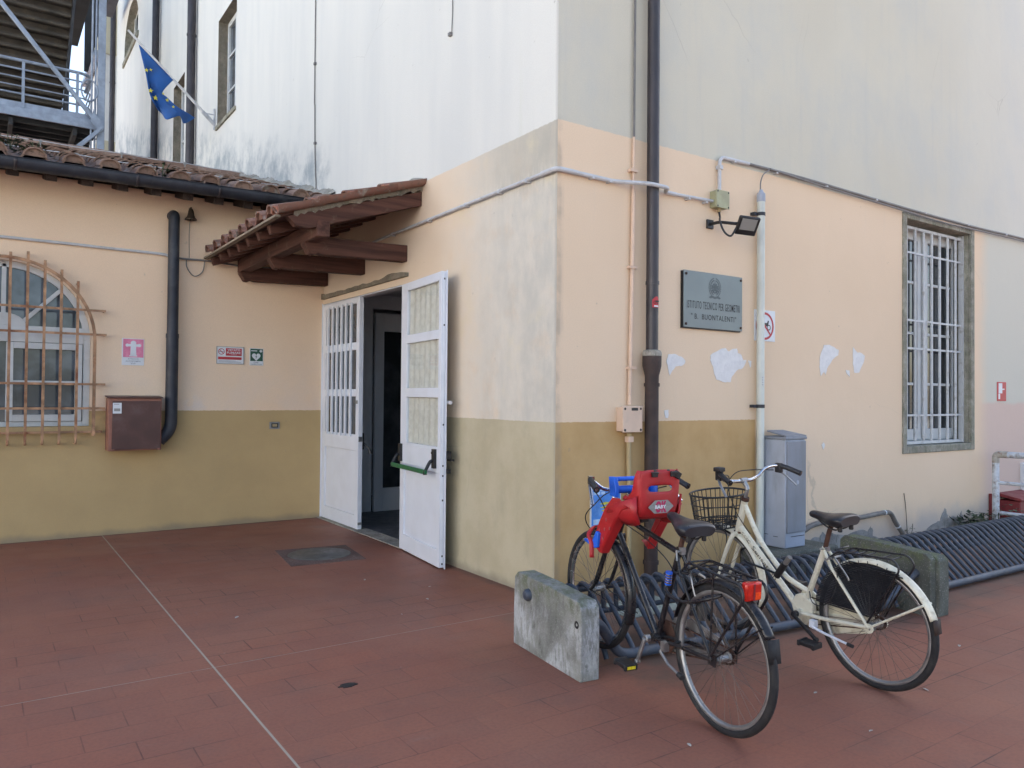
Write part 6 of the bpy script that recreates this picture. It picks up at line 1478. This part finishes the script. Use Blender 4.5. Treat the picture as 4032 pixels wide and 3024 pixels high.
b = MB(); b.prism([(.53, .018, .33), (.50, .018, .385), (.445, .018, .40), (.385, .018, .36), (.38, .018, .30), (.42, .018, .22), (.50, .018, .23)], (0, -.04, 0)); b.build('bottom_bracket_cover', 'cream_paint', t, bevel=.006)
# netted skirt guard: two fans of close-set cords
b = MB()
for s_ in (-1, 1):
    for k in range(29):
        z = .395 + .0098 * k; dz = z - AX; r = .352
        xr = sqrt(max(.0001, r * r - dz * dz)); xf = min(xr, .345); xb = -xr if z > .64 else max(-xr, -.035 - (z - .47) * .56)
        if k < 8: xb = max(xb, -.035 - (z - .47) * .56)
        b.tube([(xf, s_ * .033, z), ((xf + xb) / 2, s_ * .036, z), (xb, s_ * .036, z)], .0042, 5)
    for k in range(11):
        a = radians(22 + k * 9.2); b.tube([(.06 * cos(a), s_ * .040, max(.395, AX + .06 * sin(a))), (.350 * cos(a), s_ * .034, AX + .350 * sin(a))], .0024, 4)
b.build('skirt_guard', 'black', t)
b = MB(); b.box(.325, .36, .045, .078, .245, .285); b.tube([(.343, .068, .262), (.335, .075, .248), (.26, .085, .240), (.09, .10, .230)], [.011, .010, .0075, .0065], 10); ks = b.build('kickstand', 'white_met', t, smooth=50)
MB().tube([(.10, .099, .231), (.065, .101, .228)], .010, 10).build('rubber_foot', 'rubber', ks)
# wire basket
bk = MB(); bcx = 1.105
def el(z, rx_, ry_, n=40, cx=bcx): return [(cx + rx_ * (abs(cos(a)) ** .85) * (1 if cos(a) > 0 else -1), ry_ * sin(a), z) for a in [2 * pi * i / n for i in range(n)]]
def tilt(pts): return [(x, y, z + .06 * (bcx - x) * .35) for x, y, z in pts]
lev = [(.90, .155, .205), (.835, .148, .197), (.77, .137, .185), (.715, .128, .172), (.69, .124, .168)]
for i, (z, rx_, ry_) in enumerate(lev): bk.tube(tilt(el(z, rx_, ry_)), .0065 if i == 0 else (.0034 if i < 3 else .004), 6, closed=True)
e0, e1 = tilt(el(.90, .155, .205, 34)), tilt(el(.69, .124, .168, 34))
for p0, p1 in zip(e0, e1): bk.tube([p0, p1], .0031, 5)
for k in range(9):
    y = -.15 + .0375 * k; xx = .124 * sqrt(max(0, 1 - (y / .168) ** 2)); bk.tube([(bcx - xx, y, .69), (bcx + xx, y, .69)], .002, 5)
for k in range(7):
    x = -.105 + .035 * k; yy = .168 * sqrt(max(0, 1 - (x / .124) ** 2)); bk.tube([(bcx + x, -yy, .692), (bcx + x, yy, .692)], .002, 5)
bko = bk.build('basket', 'black', t, smooth=60)
tw = MB(); rnd = random.Random(12)
for k in range(70):
    a, q = rnd.uniform(0, 6.28), rnd.random() ** .5; c = V((bcx + .115 * q * cos(a), .155 * q * sin(a), .697 + rnd.random() * .02)); d = V((rnd.uniform(-1, 1), rnd.uniform(-1, 1), rnd.uniform(-.25, .35))).normalized() * rnd.uniform(.02, .05); tw.tube([c - d, c + d * .2 + V((0, 0, .006)), c + d], .0018, 4)
tw.build('dry_twigs', mat('dark_dry_twigs', (.035, .032, .03), .9), bko)
b = MB()
for s_ in (-1, 1): b.tube(rounded([(bcx + .02, s_ * .04, .69), (1.0, s_ * .05, .67), (.99, s_ * .055, .60), (WB, s_ * .068, AX)], .03, 4), .0042, 8)
b.islands('basket_stay', 'black', bko)
# loose grip of a lock bar clipped to the cream frame
tl = thing('bar_lock', 'black steel lock with a thick grip clipped to the cream frame', 'lock', mtx=mC)
MB().tube([(.61, .045, .475), (.535, .06, .57)], .021, 12).build('lock_grip', 'black', tl); MB().tube([(.54, .058, .565), (.50, .062, .615)], .016, 10).build('lock_body', 'hose', tl)
MB().tube(smoothpath([(.62, .05, .49), (.72, .05, .50), (.83, .045, .505), (.88, .04, .53), (.885, .04, .57), (.86, .04, .59)], 6), .0075, 8).build('lock_shackle', 'black_paint', tl, smooth=60)
# ------------------------------------------------------------------ camera, sky, sun
RC = [[0.824597, -0.016194, -0.565489, -3.603621], [-0.565656, -0.00846, -0.824598, -4.666442], [0.00857, 0.999833, -0.016136, 1.56], [0, 0, 0, 1]]
cd = bpy.data.cameras.new('camera'); cam = bpy.data.objects.new('camera', cd); COL.objects.link(cam)
cam.matrix_world = Matrix(RC); cd.sensor_width = 36; cd.lens = 27.2461; cd.clip_start = .05; cd.clip_end = 500
SC.camera = cam
w = bpy.data.worlds.new('World'); SC.world = w; w.use_nodes = True
nt = w.node_tree; bg = nt.nodes['Background']; sk = nt.nodes.new('ShaderNodeTexSky'); sk.sky_type = 'NISHITA'; sk.sun_disc = False
EL, AZ = 40, 66      # degrees; AZ is the compass direction the light comes from, measured from +Y clockwise
sk.sun_elevation = radians(EL); sk.sun_rotation = radians(AZ); sk.air_density = 1.0; sk.dust_density = 2.2; sk.ozone_density = 1.
nt.links.new(sk.outputs[0], bg.inputs[0]); bg.inputs[1].default_value = .12
sd = bpy.data.lights.new('sun', 'SUN'); so = bpy.data.objects.new('sun', sd); COL.objects.link(so)
sd.energy = 4.5; sd.angle = radians(.5); sd.color = (1, .95, .88)
d = V((sin(radians(AZ)) * cos(radians(EL)), cos(radians(AZ)) * cos(radians(EL)), sin(radians(EL))))
so.rotation_euler = d.to_track_quat('Z', 'Y').to_euler(); so.location = (-8, -8, 12)
SC.view_settings.view_transform = 'Standard'; SC.view_settings.look = 'None'; SC.view_settings.gamma = 1; SC.view_settings.use_curve_mapping = False
SC.view_settings.exposure = 1.75
SC.render.engine = 'CYCLES'; SC.cycles.max_bounces = 8; SC.cycles.transparent_max_bounces = 12
SC.cycles.use_denoising = True
opp = thing('bounce_building', 'added pale building out of view, bouncing sunlight onto the door side', 'building', (-38, -5, 0))  # unseen building added so its sunlit face bounces light into the court
MB().box(-40, -34, -44, 40, 0, 14).build('wall', 'white_far', opp)
far = structure(MB().add([(-34, -44, .004), (-34, 69, .004), (-19.5, 69, .004), (-19.5, -11, .004), (59, -11, .004), (59, -44, .004)], [(0, 1, 2, 3), (0, 3, 4, 5)]).build('bounce_pavement', mat('pale_bounce_paving', (.46, .44, .40), .9), smooth=0))  # pale ground added out of view to bounce sunlight under the eaves
